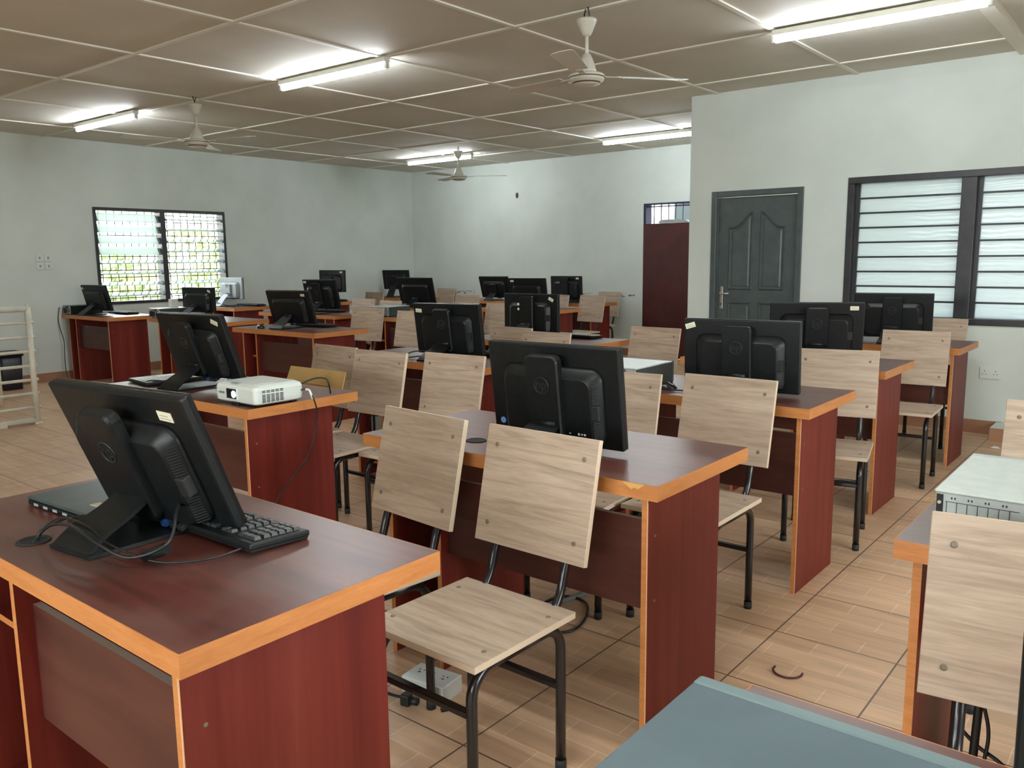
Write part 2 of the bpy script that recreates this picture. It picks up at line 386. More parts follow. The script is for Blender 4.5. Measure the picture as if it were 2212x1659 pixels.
def register(root):
    for ch in [x for x in bpy.data.objects if x.parent == root]:
        KIDS.setdefault(root.name, []).append(ch); register(ch)
def text_mesh(name, s, size, m, parent, T, ext=.0006, align='CENTER'):
    cu = bpy.data.curves.new('t', 'FONT'); cu.body = s; cu.size = size; cu.extrude = ext; cu.align_x = align; cu.align_y = 'CENTER'; cu.resolution_u = 3
    to = bpy.data.objects.new('t', cu); COL.objects.link(to); bpy.context.view_layer.update()
    me = bpy.data.meshes.new_from_object(to.evaluated_get(bpy.context.evaluated_depsgraph_get())); bpy.data.objects.remove(to)
    me.transform(T); me.materials.clear(); me.materials.append(m); me.name = name
    o = bpy.data.objects.new(name, me); COL.objects.link(o)
    if parent is not None: o.parent = parent
    return o
TX = Matrix.Rotation(R2, 4, 'X')     # text standing up, read from -Y

# ------------------------------------------------------------------ room shell
WT = .2
def struct(mb, name, mats, label=None):
    o = mb.build(name, mats); o['kind'] = 'structure'
    if label: o['label'] = label
    return o
b = MB(); b.box(XL-WT, XR+WT, YF-WT, YB+WT, -.1, 0); struct(b, 'floor', M['floor'], 'brown wood-look tiled floor')
b = MB(); b.box(XL-WT, XR+WT, YF-WT, YB+WT, ZC, ZC+.08)
struct(b, 'ceiling', M['ceil'], 'dull white boarded ceiling')
# raised joint battens
GX = [-9.12+1.162*i for i in range(10)]; GY = [-1.68+1.165*i for i in range(10)]
k = 0
b = MB()
for x in GX: b.box(x-.016, x+.016, YF, YB, ZC-.009, ZC+.01)
for y in GY: b.box(XL, XR, y-.016, y+.016, ZC-.0085, ZC+.01)
b.box(-1.06, -.98, YF, YR, ZC-.03, ZC+.01)
struct(b, 'trim_1', M['batten'], 'raised white battens covering the ceiling board joints')
# left wall with window hole (y 4.62..6.33, z .80..1.96)
LW = (4.62, 6.33, .83, 1.965)
b = MB()
b.box(XL-WT, XL, YF-WT, LW[0], 0, ZC); b.box(XL-WT, XL, LW[1], YB+WT, 0, ZC)
b.box(XL-WT, XL, LW[0], LW[1], 0, LW[2]); b.box(XL-WT, XL, LW[0], LW[1], LW[3], ZC)
struct(b, 'wall_left', M['wall'], 'white wall with the louvred garden window')
# back wall with door hole
BD = (-5.66, -4.80, 0, 2.01)
b = MB()
b.box(XL, BD[0], YB, YB+WT, 0, ZC); b.box(BD[1], XC+WT, YB, YB+WT, 0, ZC); b.box(BD[0], BD[1], YB, YB+WT, BD[3], ZC)
struct(b, 'wall_back', M['wall'], 'white back wall behind the farthest desks')
# return wall between the recess and the front partition
b = MB(); b.box(XC, XC+WT, YR+WT, YB, 0, ZC); struct(b, 'wall_return', M['wall'])
# right hand partition with grey door and frosted window
GD = (-3.335, -2.525, 0, 1.88); RW = (-2.175, -.20, .80, 1.925)
b = MB()
b.box(XC, GD[0], YR, YR+WT, 0, ZC); b.box(GD[0], GD[1], YR, YR+WT, GD[3], ZC); b.box(GD[1], RW[0], YR, YR+WT, 0, ZC)
b.box(RW[0], RW[1], YR, YR+WT, 0, RW[2]); b.box(RW[0], RW[1], YR, YR+WT, RW[3], ZC); b.box(RW[1], XR+WT, YR, YR+WT, 0, ZC)
struct(b, 'wall_partition', M['wall'], 'white wall holding the grey door and frosted window')
# wall at the right (out of frame), window opening added for daylight from that side
b = MB()
for (y0, y1) in ((YF-WT, .4), (3.6, YR)): b.box(XR, XR+WT, y0, y1, 0, ZC)
b.box(XR, XR+WT, .4, 3.6, 0, .70); b.box(XR, XR+WT, .4, 3.6, 2.15, ZC)
struct(b, 'wall_right', M['wall'])
b = MB()
for (x0, x1) in ((XL-WT, -3.0), (.6, XR+WT)): b.box(x0, x1, YF-WT, YF, 0, ZC)
for (x0, x1) in ((-3.0, .6),): b.box(x0, x1, YF-WT, YF, 0, .85); b.box(x0, x1, YF-WT, YF, 1.95, ZC)
struct(b, 'wall_front', M['wall'])  # unseen front wall, its window opening added to brighten surfaces facing it
# skirting
SK = .10
b = MB(); b.box(XL, XL+.012, YF, YB, 0, SK); struct(b, 'baseboard_left', M['skirt'])
b = MB(); b.box(XL+.012, BD[0]-.03, YB-.012, YB, 0, SK); struct(b, 'baseboard_back', M['skirt'])
b = MB(); b.box(XC-.012, XC, YR, YB, 0, SK); struct(b, 'baseboard_return', M['skirt'])
b = MB(); b.box(XC, GD[0]-.06, YR-.012, YR, 0, SK); b.box(GD[1]+.03, -1.0, YR-.012, YR, 0, SK); struct(b, 'baseboard_partition', M['skirt'])
b = MB(); b.box(-1.03, .9, 6.66, YR, 0, .098, 0, None, 0, faces={'+z': 1}); struct(b, 'trim_2', [M['skirt'], M['wall']], 'low brown-tiled plinth with a white top under the window')

# ---- left window
def glass_blades(mbs, axis, span, zs, wid, ang, pos, th=.005):
    pass
r0 = thing('window_1', (XL, 0, 0)); r0['kind'] = 'structure'; r0['label'] = 'two-bay louvred window looking out to greenery'
b = MB(); f = .035
for (y0, y1, z0, z1) in ((LW[0], LW[1], LW[3]-f, LW[3]), (LW[0], LW[1], LW[2], LW[2]+f), (LW[0], LW[0]+f, LW[2]+f, LW[3]-f), (LW[1]-f, LW[1], LW[2]+f, LW[3]-f), (5.435, 5.50, LW[2]+f, LW[3]-f)):
    b.box(-.13, .012, y0, y1, z0, z1, bev=.003)
b.build('window_frame', M['frameblack'], r0)
NB = 8; zz0 = LW[2]+f+.01; zz1 = LW[3]-f-.01; st = (zz1-zz0)/NB
for (ya, yb, dev) in ((LW[0]+f, 5.435, (1, 1, 1, 1, .25, .25, .3, .25)), (5.50, LW[1]-f, (.25,)*8)):
    for i in range(NB):
        z = zz1 - st*(i+.5); d = dev[i]; a = math.radians(18 + 42*(d-.25)/.75 if d < .9 else 62)
        b = MB(); T = Matrix.Translation((-.045, 0, z)) @ Matrix.Rotation(a, 4, 'Y')
        b.box(-.055, .055, ya+.028, yb-.028, -.0025, .0025, T=T); b.build('glass_blade', M['clear'], r0)
        b = MB()
        for yy in (ya+.002, yb-.028): b.box(-.03, .05, yy, yy+.026, -.012, .008, T=T)
        b.build('blade_clip', M['greyplastic'], r0)
b = MB()                                  # burglar bars outside the glass
for i in range(13):
    z = LW[2]+f+.03 + i*(LW[3]-LW[2]-2*f-.06)/12
    b.box(-.17, -.162, LW[0], LW[1], z-.005, z+.005)
for i in range(18):
    y = LW[0]+.05+i*(LW[1]-LW[0]-.1)/17
    b.box(-.178, -.170, y-.0045, y+.0045, LW[2], LW[3])
b.build('security_grille', mat('rusty_grille_paint', (.10, .075, .06), .5), r0)
# outside: hedge, wall and ground seen through the window
b = MB(); b.box(-40, XL-WT-.05, -15, 30, -.35, -.3); tag(b.build('lawn', M['grass']), 'sunlit green lawn outside the left window', 'lawn', kind='structure')
b = MB(); b.box(-17.6, -17.4, -2, 16, -.3, 1.55)
tag(b.build('garden_wall', M['outwall']), 'pale garden wall seen through the louvres', 'wall', kind='structure')
def shrub(x, y, h, r, n, lab):
    b = MB(); rnd = random.Random(int(x*31+y*17))
    for i in range(n):
        u, v, q = rnd.gauss(0, .5), rnd.gauss(0, .5), rnd.random()
        c = Vector((u*r, v*r, h*(.15+.85*q))); s_ = .09+.08*rnd.random()
        d = Vector((rnd.uniform(-1, 1), rnd.uniform(-1, 1), rnd.uniform(-.4, 1))).normalized(); e2 = d.orthogonal().normalized()*s_*.42
        vs = [b.bm.verts.new(c), b.bm.verts.new(c+d*s_*.5+e2), b.bm.verts.new(c+d*s_), b.bm.verts.new(c+d*s_*.5-e2)]
        b.bm.faces.new(vs)
    root = thing('garden_shrub', (x, y, -.3), 0, lab, 'shrub', 'garden shrubs outside the left window')
    b.build('foliage', M['leaf'], root)
    s2 = MB(); s2.tube([(0, 0, 0), (.02, .03, h*.6)], .03, 6); s2.build('stem', M['card'], root)
shrub(-13.0, 6.2, 1.75, .75, 1100, 'green shrub behind the left bay of the garden window')
shrub(-14.2, 8.9, 2.2, .9, 1300, 'yellow-green shrub behind the right bay of the garden window')
shrub(-15.8, 7.4, 1.5, .8, 900, 'low shrub farthest out beyond the louvred window')

# ---- frosted window (right)
r0 = thing('window_2', (0, YR, 0)); r0['kind'] = 'structure'; r0['label'] = 'black-framed frosted louvre window beside the grey door'
b = MB(); f = .05
x0, x1, z0, z1 = RW
for q in ((x0, x1, z1-f, z1), (x0, x1, z0, z0+f), (x0, x0+f, z0+f, z1-f), (x1-f, x1, z0+f, z1-f), (-1.365, -1.265, z0+f, z1-f)):
    b.box(q[0], q[1], -.012, .12, q[2], q[3], bev=.004)
b.build('window_frame', M['frameblack'], r0)
NB = 9
for (xa, xb) in ((x0+f, -1.365), (-1.265, x1-f)):
    b = MB(); b.box(xa, xa+.03, .045, .075, z0+f, z1-f); b.box(xb-.012, xb, .045, .075, z0+f, z1-f); b.build('louvre_channel', M['frameblack'], r0)
    st = (z1-z0-2*f)/NB
    for i in range(NB):
        z = z1-f-st*(i+.5); T = Matrix.Translation((0, .065, z)) @ Matrix.Rotation(math.radians(-8), 4, 'X')
        b = MB(); b.box(xa+.03, xb-.012, -.0025, .0025, -st*.503, st*.503, T=T); b.build('glass_blade', M['frost'], r0)
    b = MB()
    for i in range(1, NB):
        z = z1-f-st*i; b.box(xa+.02, xb-.005, .040, .052, z-.007, z+.007)
    b.build('blade_rail', M['frameblack'], r0)
b = MB(); b.box(-3.3, XR+WT, YR+WT, YR+WT+1.6, 2.75, 2.85); struct(b, 'trim_4', M['wall_plain'], 'unseen roof slab added to shade the frosted window from above')  # out of view, added to cut the daylight on the glass
# ---- grey door
def door_panel(x0, x1, z0, zside, ztop, flip):
    """raised and fielded panel whose top edge sweeps up to one side"""
    def top(t):
        if flip: t = 1-t
        q = min(1, max(0, (t-.22)/.78)); return zside+(ztop-zside)*(1-(1-q)**2*(1+2*q))
    n = 14; b = MB(); rings = []
    for d, y in ((0, .0301), (.010, .018), (.024, .034), (.040, .024)):
        xs = [x0+d+(x1-x0-2*d)*k_/n for k_ in range(n+1)]
        rings.append([(x, y, z0+d) for x in xs] + [(x, y, top((x-x0)/(x1-x0))-d*1.1) for x in xs[::-1]])
    b.loft(rings, smooth=False, cap=False)
    R = [b.bm.verts.new(p) for p in rings[-1]]
    for k_ in range(n): b.bm.faces.new((R[k_], R[k_+1], R[2*n-k_], R[2*n+1-k_]))
    return b
r0 = thing('door_1', (0, YR, 0)); r0['kind'] = 'structure'; r0['label'] = 'closed grey panelled door with a steel lever handle'
b = MB(); g0, g1, gz = GD[0], GD[1], GD[3]; f = .05
b.box(g0, g0+f, -.012, .12, 0, gz, bev=.006); b.box(g1-f, g1, -.012, .12, 0, gz, bev=.006); b.box(g0+f, g1-f, -.012, .12, gz-f, gz, bev=.006)
b.build('door_frame', M['greydoor'], r0)
b = MB(); L0, L1, LT = g0+f+.004, g1-f-.004, gz-f-.004
b.box(L0, L1, .03, .07, .006, LT, bev=.003)
b.build('door_leaf', M['greydoor'], r0)
mid = (L0+L1)/2
for a_ in ((L0+.10, mid-.030, 1.03, 1.575, 1.70, False), (mid+.030, L1-.10, 1.03, 1.575, 1.70, True), (L0+.10, mid-.030, .15, .93, .93, False), (mid+.030, L1-.10, .15, .93, .93, False)):
    door_panel(*a_).build('door_panel', M['greydoor'], r0)
b = MB(); hx = L0+.045
b.box(hx-.017, hx+.017, .018, .03, .86, 1.06, bev=.006); b.tube([(hx, .02, 1.0), (hx, -.012, 1.0), (hx+.008, -.02, 1.0), (hx+.09, -.02, 1.0)], .0085, 10)
b.tube([(hx, .019, .905), (hx, .012, .905)], .007, 8, 1)
b.build('door_handle', [M['steel'], M['hole']], r0)
# ---- brown door in the back wall
r0 = thing('door_2', (0, YB, 0)); r0['kind'] = 'structure'; r0['label'] = 'dark brown door with a barred opening above it'
b = MB(); f = .035
b.box(BD[0], BD[0]+f, -.01, .14, 0, BD[3]); b.box(BD[1]-f, BD[1], -.01, .14, 0, BD[3]); b.box(BD[0]+f, BD[1]-f, -.01, .14, BD[3]-.02, BD[3]); b.box(BD[0]+f, BD[1]-f, .02, .06, BD[3]-.05, BD[3]-.035)
b.build('door_frame', mat('dark_blue_frame', (.018, .014, .045), .4), r0)
b = MB(); b.box(BD[0]+.003, BD[1]-.003, -.02, .012, .006, 1.75, bev=.003); b.build('door_leaf', M['browndoor'], r0)
b = MB()
for i in range(6):
    x = BD[0]+.13+i*.105; b.box(x-.005, x+.005, .03, .045, 1.75, BD[3]-.02)
b.build('transom_bars', M['frameblack'], r0)
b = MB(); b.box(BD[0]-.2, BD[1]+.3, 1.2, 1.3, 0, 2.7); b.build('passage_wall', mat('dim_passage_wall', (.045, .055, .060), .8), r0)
b = MB()
pr = [(BD[0]+.22, 1.752), (BD[1]-.2, 1.752), (BD[1]-.26, 1.785), (BD[1]-.35, 1.795), (BD[0]+.3, 1.797), (BD[0]+.24, 1.785)]
b.prism(pr, .10, 0, Matrix.Translation((0, YB+.0-.02, 0)))
tag(b.build('folded_bag', M['bag']), 'flat grey bag lying on top of the brown door', 'bag')

# ---- wall details
def plate(x, y, z, ax, w_, h_, name, label, cat, group, style):
    root = thing(name, (x, y, z), 0 if ax == 'y' else R2, label, cat, group)
    b = MB(); b.box(-w_/2, w_/2, -.010, 0, -h_/2, h_/2, bev=.003); b.build('faceplate', M['whiteplastic'], root)
    if style == 'socket':
        b = MB()
        for sx in (-w_*.27, w_*.27):
            for (dx, dz, ww, hh) in ((0, .014, .004, .009), (-.011, -.008, .008, .004), (.011, -.008, .008, .004)):
                b.box(sx+dx-ww/2, sx+dx+ww/2, -.0112, -.0095, dz-hh/2, dz+hh/2)
        b.build('pin_holes', M['hole'], root)
        for sx in (-.012, .012):
            b = MB(); b.box(sx-.007, sx+.007, -.015, -.008, h_*.22, h_*.42, bev=.001); b.build('rocker', M['white'], root)
    else:
        b = MB(); b.box(-.009, .009, -.017, -.009, -.014, .012, bev=.002); b.build('rocker', M['greyplastic'], root)
    return root
plate(-1.095, YR, .455, 'y', .135, .085, 'wall_socket', 'white double wall socket below the frosted window', 'socket', None, 'socket')
for i, (yy, zz, pos) in enumerate(((3.995, 1.385, 'upper left'), (4.085, 1.385, 'upper right'), (3.995, 1.295, 'lower left'), (4.085, 1.295, 'lower right'))):
    plate(XL, yy, zz, 'x', .078, .078, 'wall_switch', f'white wall switch, {pos} of the block of four on the left wall', 'switch', 'four switches left of the louvred window', 'switch')
b = MB(); b.loft([[(x*s_, -.001-.012*(1-s_), z*s_*1.6) for x, z in rrect(.05, .05, .02, 3)] for s_ in (1, .8, .4)], smooth=True)  # raised lump standing in for a dark spot on the wall
tag(b.build('wall_spot', M['browndoor'], loc=(-7.784, YB, 2.232)), 'small dark reddish spot alone high on the back wall, built as a knob', 'hook')
# scuffs on the back wall at chair-back height
rnd = random.Random(3); b = MB()
for i in range(26):
    x = rnd.choice([rnd.uniform(-6.75, -6.35), rnd.uniform(-6.1, -5.72), rnd.uniform(-9.0, -8.6)]); z = .815+rnd.gauss(0, .012); ww = rnd.uniform(.01, .06); hh = rnd.uniform(.006, .016)
    b.box(x-ww/2, x+ww/2, -.0009, .001, z-hh/2, z+hh/2, mi=rnd.choice([0, 0, 1]))
o = b.build('trim_3', [M['smudge'], M['smudge2']], loc=(0, YB, 0)); o['kind'] = 'structure'; o['label'] = 'dark scuff marks at chair height on the back wall'

# ------------------------------------------------------------------ ceiling lights and fans
def tube_light(x0, y, label):
    L = 1.16
    root = thing('ceiling_light', (x0, y, ZC-.009), 0, label, 'ceiling light', 'bare fluorescent ceiling lights')
    b = MB(); b.box(-.02, L+.02, -.028, .028, -.034, 0, bev=.004); b.build('fitting', M['white'], root)
    for x in (-.012, L+.012):
        b = MB(); b.box(x-.012, x+.012, -.014, .014, -.075, -.03, bev=.003); b.build('lamp_holder', M['whiteplastic'], root)
    b = MB(); b.tube([(.004, 0, -.058), (L-.004, 0, -.058)], .0175, 14); b.build('tube', M['tube'], root)
tube_light(-5.60, 4.133, 'lit fluorescent tube, large one left of centre near the first fan')
tube_light(-2.13, 5.258, 'lit fluorescent tube above the frosted window, nearest the top right')
tube_light(-8.82, 4.01, 'lit fluorescent tube on the far left above the louvred window')
tube_light(-8.66, 8.45, 'lit fluorescent tube behind the farthest fan in the back corner')
tube_light(-5.50, 8.56, 'lit fluorescent tube over the brown door at the wall corner')
tube_light(-2.2, 1.85, 'unseen fluorescent tube added overhead to brighten the front chairs')  # extra lamp, unseen, added to light the chairs and floor below
tube_light(-.9, .2, 'unseen fluorescent tube added above the camera to raise the brightness')  # second unseen lamp, added because the foreground was too dark
def fan(x, y, rz, label):
    root = thing('ceiling_fan', (x, y, ZC), rz, label, 'ceiling fan', 'white ceiling fans')
    b = MB(); b.tube(smooth_path([(0, -.02, 0), (.012, -.01, -.05), (0, .0, -.075), (-.012, .01, -.05), (0, .02, 0)], 5), .004, 6); b.build('hook', M['blackmetal'], root)
    b = MB(); b.lathe([(.055, -.06), (.058, -.068), (.054, -.08), (.030, -.135), (.022, -.148), (.012, -.152)], seg=20); b.build('canopy', M['fan'], root)
    b = MB(); b.tube([(0, 0, -.14), (0, 0, -.30)], .011, 10); b.build('rod', M['fan'], root)
    b = MB(); b.lathe([(.014, -.245), (.022, -.25), (.040, -.29), (.055, -.335), (.060, -.355)], seg=24); b.build('motor_cover', M['fan'], root)
    b = MB(); b.lathe([(.060, -.352), (.095, -.358), (.104, -.366), (.104, -.374), (.098, -.379), (.100, -.385), (.094, -.394), (.080, -.402), (.078, -.410), (.040, -.418), (.001, -.420)], seg=28, mis=[0, 0, 0, 1, 0, 0, 0, 1, 0, 0, 0]); b.build('motor', [M['fan'], M['fanring']], root)
    for k in range(3):
        a = 2*PI*k/3; T = Matrix.Rotation(a, 4, 'Z')
        b = MB(); b.box(.085, .19, -.018, .018, -.372, -.368, T=T); b.build('blade_arm', M['fan'], root)
        pl = [(.17, -.045), (.57, -.062), (.60, -.05), (.61, 0), (.60, .05), (.57, .062), (.17, .045)]
        b = MB(); TT = T @ Matrix.Translation((0, 0, -.366)) @ Matrix.Rotation(math.radians(8), 4, 'X')
        b.loft([[(p[0], p[1], -.0012) for p in pl], [(p[0], p[1], .0012) for p in pl]], smooth=False, T=TT); b.build('blade', M['fan'], root)
fan(-2.77, 4.12, .9, 'white ceiling fan nearest the camera, top centre right')
fan(-6.72, 4.05, .25, 'white ceiling fan on the left, between the two left tube lights')
fan(-7.25, 7.93, .62, 'white ceiling fan farthest away, in front of the back-corner tube light')

# ------------------------------------------------------------------ desks
def screws(mb, pts, r=.004, ax='x'):
    for p in pts:
        d = Vector((1, 0, 0)) if ax == 'x' else Vector((0, 0, 1)); p = Vector(p)
        mb.tube([p-d*.001, p+d*.0012], r, 8)
def desk(xr, yf, w_, label, bay=.22, lin=.10, rz=0., grommet=None, dent=None, group='computer desks with orange edging', dep=.56, kind=None):
    root = thing('computer_desk', (xr, yf, 0), rz, label, 'desk', group)
    H = .75
    b = MB(); b.box(-w_+.002, -.002, .002, dep-.002, H-.040, H); top = b.build('desktop', [M['top']], root)
    b = MB(); e = .003
    for q in ((-w_, 0, 0, e), (-w_, 0, dep-e, dep), (-w_, -w_+e, e, dep-e), (-e, 0, e, dep-e)): b.box(q[0], q[1], q[2], q[3], H-.0405, H-.0003)
    eb = b.build('edge_banding', M['edge'], top)
    if dent:
        b = MB(); b.loft([[(dent+px, -.0012+dy, H-.0008+pz) for px, pz in ((-.035, 0), (.03, 0), (.022, -.006), (.012, -.014), (.0, -.011), (-.008, -.017), (-.020, -.010))] for dy in (0, .002)], smooth=False)
        tag(b.build('chipped_edge', mat('chipped_edge_wood', (.62, .36, .10), .7), top), 'chipped bare patch in the orange edge')
    if grommet:
        gx, gy = grommet
        b = MB(); b.lathe([(.031, 0), (.034, .001), (.033, .0025), (.026, .0025), (.025, 0)], (gx, gy, H), 20); b.build('cable_grommet', M['rubber'], top)
        b = MB(); b.lathe([(.0255, 0), (.0255, .0006)], (gx, gy, H), 20); b.build('grommet_hole', M['hole'], top)
    xR = -.035
    def panel(x0, x1, y0, y1, z0, z1, name, fm):
        b = MB(); b.box(x0, x1, y0, y1, z0, z1, faces=fm); return b.build(name, [M['laminate'], M['edge'], M['edge_light']], root)
    p = panel(xR-.018, xR, .015, .44, 0, H-.04, 'side_panel', {'-y': 1, '+y': 1})
    b = MB(); b.box(xR-.0022, xR+.0004, .0146, .0165, 0, H-.04); b.build('pale_corner_line', M['edge_light'], p)  # thin pale line down the front right corner of the panel
    b = MB(); screws(b, [(xR, .055, .60), (xR, .055, .42)]); b.build('screw_cap', M['rivet'], p)
    panel(-w_+lin, -w_+lin+.018, .015, .44, 0, H-.04, 'side_panel', {'-y': 1, '+y': 1})
    xd = -w_+lin+bay
    panel(xd, xd+.018, .015, .44, 0, H-.04, 'divider_panel', {'-y': 1, '+y': 1})
    b = MB(); b.box(xd+.018, xR-.018, .048, .064, .39, .64, faces={'+z': 1}); b.build('modesty_panel', [M['laminate_h'], mat('worn_panel_edge', (.34, .26, .20), .5) if False else M['_edge2']], root)
    for z in (.49, .07):
        b = MB(); b.box(-w_+lin+.018, xd, .10, .43, z, z+.016, faces={'-y': 1}); b.build('shelf', [M['laminate'], M['edge']], root)
    return root
M['_edge2'] = mat('worn_panel_top_edge', (.44, .34, .28), .45)
D = {}
D['A'] = desk(-1.125, .593, 1.14, 'large nearest desk at lower left holding the tilted monitor and black keyboard', bay=.40, lin=.06, grommet=(-.725, .085))
D['B'] = desk(-1.009, 1.826, 1.12, 'desk directly behind the two front chairs, with a chipped front edge', grommet=(-.735, .14), dent=-.068*1)
D['C'] = desk(-1.083, 3.123, 1.13, 'third desk back in the right column, holding the pale grey system unit')
D['D'] = desk(-1.144, 4.360, 1.13, 'fourth desk back in the right column, in front of the grey door')
D['E'] = desk(-1.065, 5.664, 1.13, 'fifth desk in the right column, standing under the frosted window')
D['P'] = desk(-2.839, 1.8535, 1.19, 'desk on the left holding the white projector and open laptop')
D['V'] = desk(-2.895, 3.31, 1.13, 'desk behind the projector chairs, second in the middle column')
D['X'] = desk(-3.06, 4.54, 1.13, 'third desk of the middle column with the pale keyboard at its right end')
D['Q'] = desk(-5.40, 4.17, 1.15, 'desk left of centre with a full-width front panel visible behind the projector', bay=.19, lin=.13)
D['U'] = desk(-5.50, 5.75, 1.15, 'desk in centre with a black system unit under a pale lid')
D['Y1'] = desk(-5.42, 7.40, 1.13, 'desk near the brown door, second to last of its column')
D['Y2'] = desk(-5.76, 8.72, 1.13, 'rearmost desk nearest the brown door')
D['W'] = desk(-8.845, 4.17, 1.12, 'desk against the left wall under the garden window', bay=.17, lin=.14)
D['W2'] = desk(-7.13, 4.40, 1.31, 'desk hidden behind the projector-desk monitor, next to the window desk', bay=.20, lin=.16)
D['R'] = desk(-9.18, 5.89, .76, 'desk by the left wall holding the pale grey backed monitor', bay=.2, lin=.05)
D['S'] = desk(-6.93, 5.63, 1.36, 'desk between the pale-monitor desk and the centre system unit desk', bay=.2, lin=.14)
D['T'] = desk(-9.08, 7.22, .87, 'desk by the left wall, second from the back corner', bay=.2, lin=.05)
D['T2'] = desk(-8.98, 8.78, .97, 'desk standing in the far back corner', bay=.2, lin=.05)
D['U2'] = desk(-7.06, 7.14, 1.13, 'desk behind the centre system unit, mostly hidden by monitors')
D['Z1'] = desk(-7.02, 8.78, 1.13, 'desk along the back wall between the corner desk and the door-side desk')
D['F'] = desk(.70, 1.77, 1.13, 'desk cut by the right edge holding the pale system unit with slots facing out', lin=.035, bay=.36)
D['G'] = desk(.71, .46, 1.13, 'closest desk at bottom right, mostly covered by the blue-grey system unit', dep=.572)
for k_, dz in (('C', (0)),):
    pass

# ------------------------------------------------------------------ chairs
def make_chair():
    root = thing('classroom_chair', (0, 0, 0))
    b = MB(); b.box(-.19, .19, -.19, .19, .417, .435, bev=.0015, faces={'-x': 1, '+x': 1, '-y': 1, '+y': 1}); seat = b.build('seat', [M['oak'], M['oak_edge']], root)
    for sx in (-1, 1):
        for y in (-.12, .12):
            b = MB(); b.lathe([(.0065, -.001), (.0065, .0012), (.004, .0018)], (sx*.155, y, .435), 10); b.build('rivet', M['rivet'], seat)
    tilt = .215; T = Matrix.Translation((0, .225, .54)) @ Matrix.Rotation(-tilt, 4, 'X')
    b = MB(); b.box(-.19, .19, 0, .017, 0, .33, bev=.0015, T=T); bk = b.build('backrest', [M['oak'], M['oak_edge']], root)
    me = bk.data
    for p in me.polygons:
        if abs(p.normal.x) > .7 or abs(p.normal.z) > .8: p.material_index = 1
    for sx in (-1, 1):
        for z in (.055, .275):
            b = MB(); b.lathe([(.0065, -.001), (.0065, .0012), (.004, .0018)], (0, 0, 0), 10, T=T @ Matrix.Translation((sx*.15, 0, z)) @ Matrix.Rotation(R2, 4, 'X')); b.build('rivet', M['rivet'], bk)
    r = .0135
    for sx in (-1, 1):
        for sy in (-1, 1):
            x, y = sx*.158, sy*.168
            pts = [(x, y, .012), (x, y, .2), (x, y, .335)] + arc((x, y-sy*.065, .335), .065, 0 if sy > 0 else PI, R2, 7)[1:] + [(x, 0, .400)]
            b = MB(); b.tube(pts, r, 10); lg = b.build('leg', M['blackmetal'], root)
            b = MB(); b.tube([(x, y, 0), (x, y, .028)], r+.0015, 10); b.build('rubber_foot', M['rubber'], lg)
        x = sx*.122
        pr = smooth_path([(x, .02, .402), (x, .12, .403), (x, .175, .412), (x, .213, .455), (x, .235, .52)], 5)
        pr += [T @ Vector((x, .030, z)) for z in (.06, .15, .30)]
        b = MB(); b.tube(pr, .0125, 10); b.build('back_support', M['blackmetal'], root)
    b = MB(); b.box(-.150, .150, -.180, -.158, .292, .308, bev=.003); b.build('stretcher', M['blackmetal'], root)
    b = MB(); b.box(-.150, .150, .158, .180, .222, .238, bev=.003); b.build('stretcher', M['blackmetal'], root)
    return root
proto = make_chair(); register(proto)
CH = [
 (-1.344, 1.481, -.021, 'wooden chair nearest the camera, its whole seat and black frame in view'),
 (-1.835, 1.498, -.10, 'wooden chair left of the nearest full-view chair, seat under the lower-left desk'),
 (-1.369, 2.738, -.001, 'wooden chair in front of the third right-column desk, below the wide monitor'),
 (-1.274, 3.932, .21, 'wooden chair slightly turned, between the third and fourth right-column desks'),
 (-1.268, 5.224, .059, 'wooden chair in the right column directly in front of the desk under the window'),
 (-3.660, 2.651, -.06, 'wooden chair behind the projector desk, left of the pair'),
 (-3.219, 2.604, .007, 'wooden chair behind the projector desk, its board overlapping the left one'),
 (-2.790, 2.715, .054, 'wooden chair just left of the large centre monitor, behind the front-left chair'),
 (-6.222, 5.226, .214, 'wooden chair just beside the right end of the left-of-centre desk'),
 (-7.735, 6.451, .073, 'wooden chair partly hidden behind the one beside the left-of-centre desk'),
 (-5.448, 5.046, .084, 'wooden chair whose right half is hidden by the middle-column monitor'),
 (-9.15, 7.87, 0, 'small far wooden chair left of the corner desk monitor stand'),
 (-8.60, 8.05, -.0, 'small far wooden chair right of the corner desk monitor stand'),
 (-7.136, 6.291, -.067, 'wooden chair showing only its top above the pale system unit lid'),
 (-9.20, 9.42, 0, 'wooden chair at the corner desk, backed by the white wall'),
 (-7.25, 7.79, .10, 'wooden chair left of the back-row monitor pair, only its top edge showing'),
 (-6.03, 6.353, -.104, 'wooden chair peeping over the top right of the middle-column monitor'),
 (-5.595, 6.446, .036, 'wooden chair between the middle-column monitor and the silver-dotted monitor'),
 (-3.622, 4.140, -.092, 'wooden chair above the large centre monitor, left of two overlapping ones'),
 (-3.16, 3.95, 0, 'wooden chair above the large centre monitor, right and lower of two'),
 (-6.24, 8.32, 0, 'wooden chair in front of the rearmost monitor nearest the brown door'),
 (-5.755, 8.385, -.055, 'far wooden chair standing in front of the end of the rearmost desk'),
 (-6.143, 9.355, -.13, 'wooden chair against the back wall beyond the rearmost desk'),
 (-2.767, 4.623, -.049, 'wooden chair in front of the brown door beside the pale keyboard desk'),
 (-1.782, 2.634, .085, 'wooden chair between the large centre monitor and the pale system unit'),
 (-1.407, 6.378, 0, 'wooden chair behind the window desk, its top below the frosted glass'),
 (-.241, 2.770, 0, 'wooden chair at the right edge behind the desk with the slotted system unit'),
 (-.11, 1.36, .12, 'wooden chair with the large close-up backrest at the lower right edge'),
]
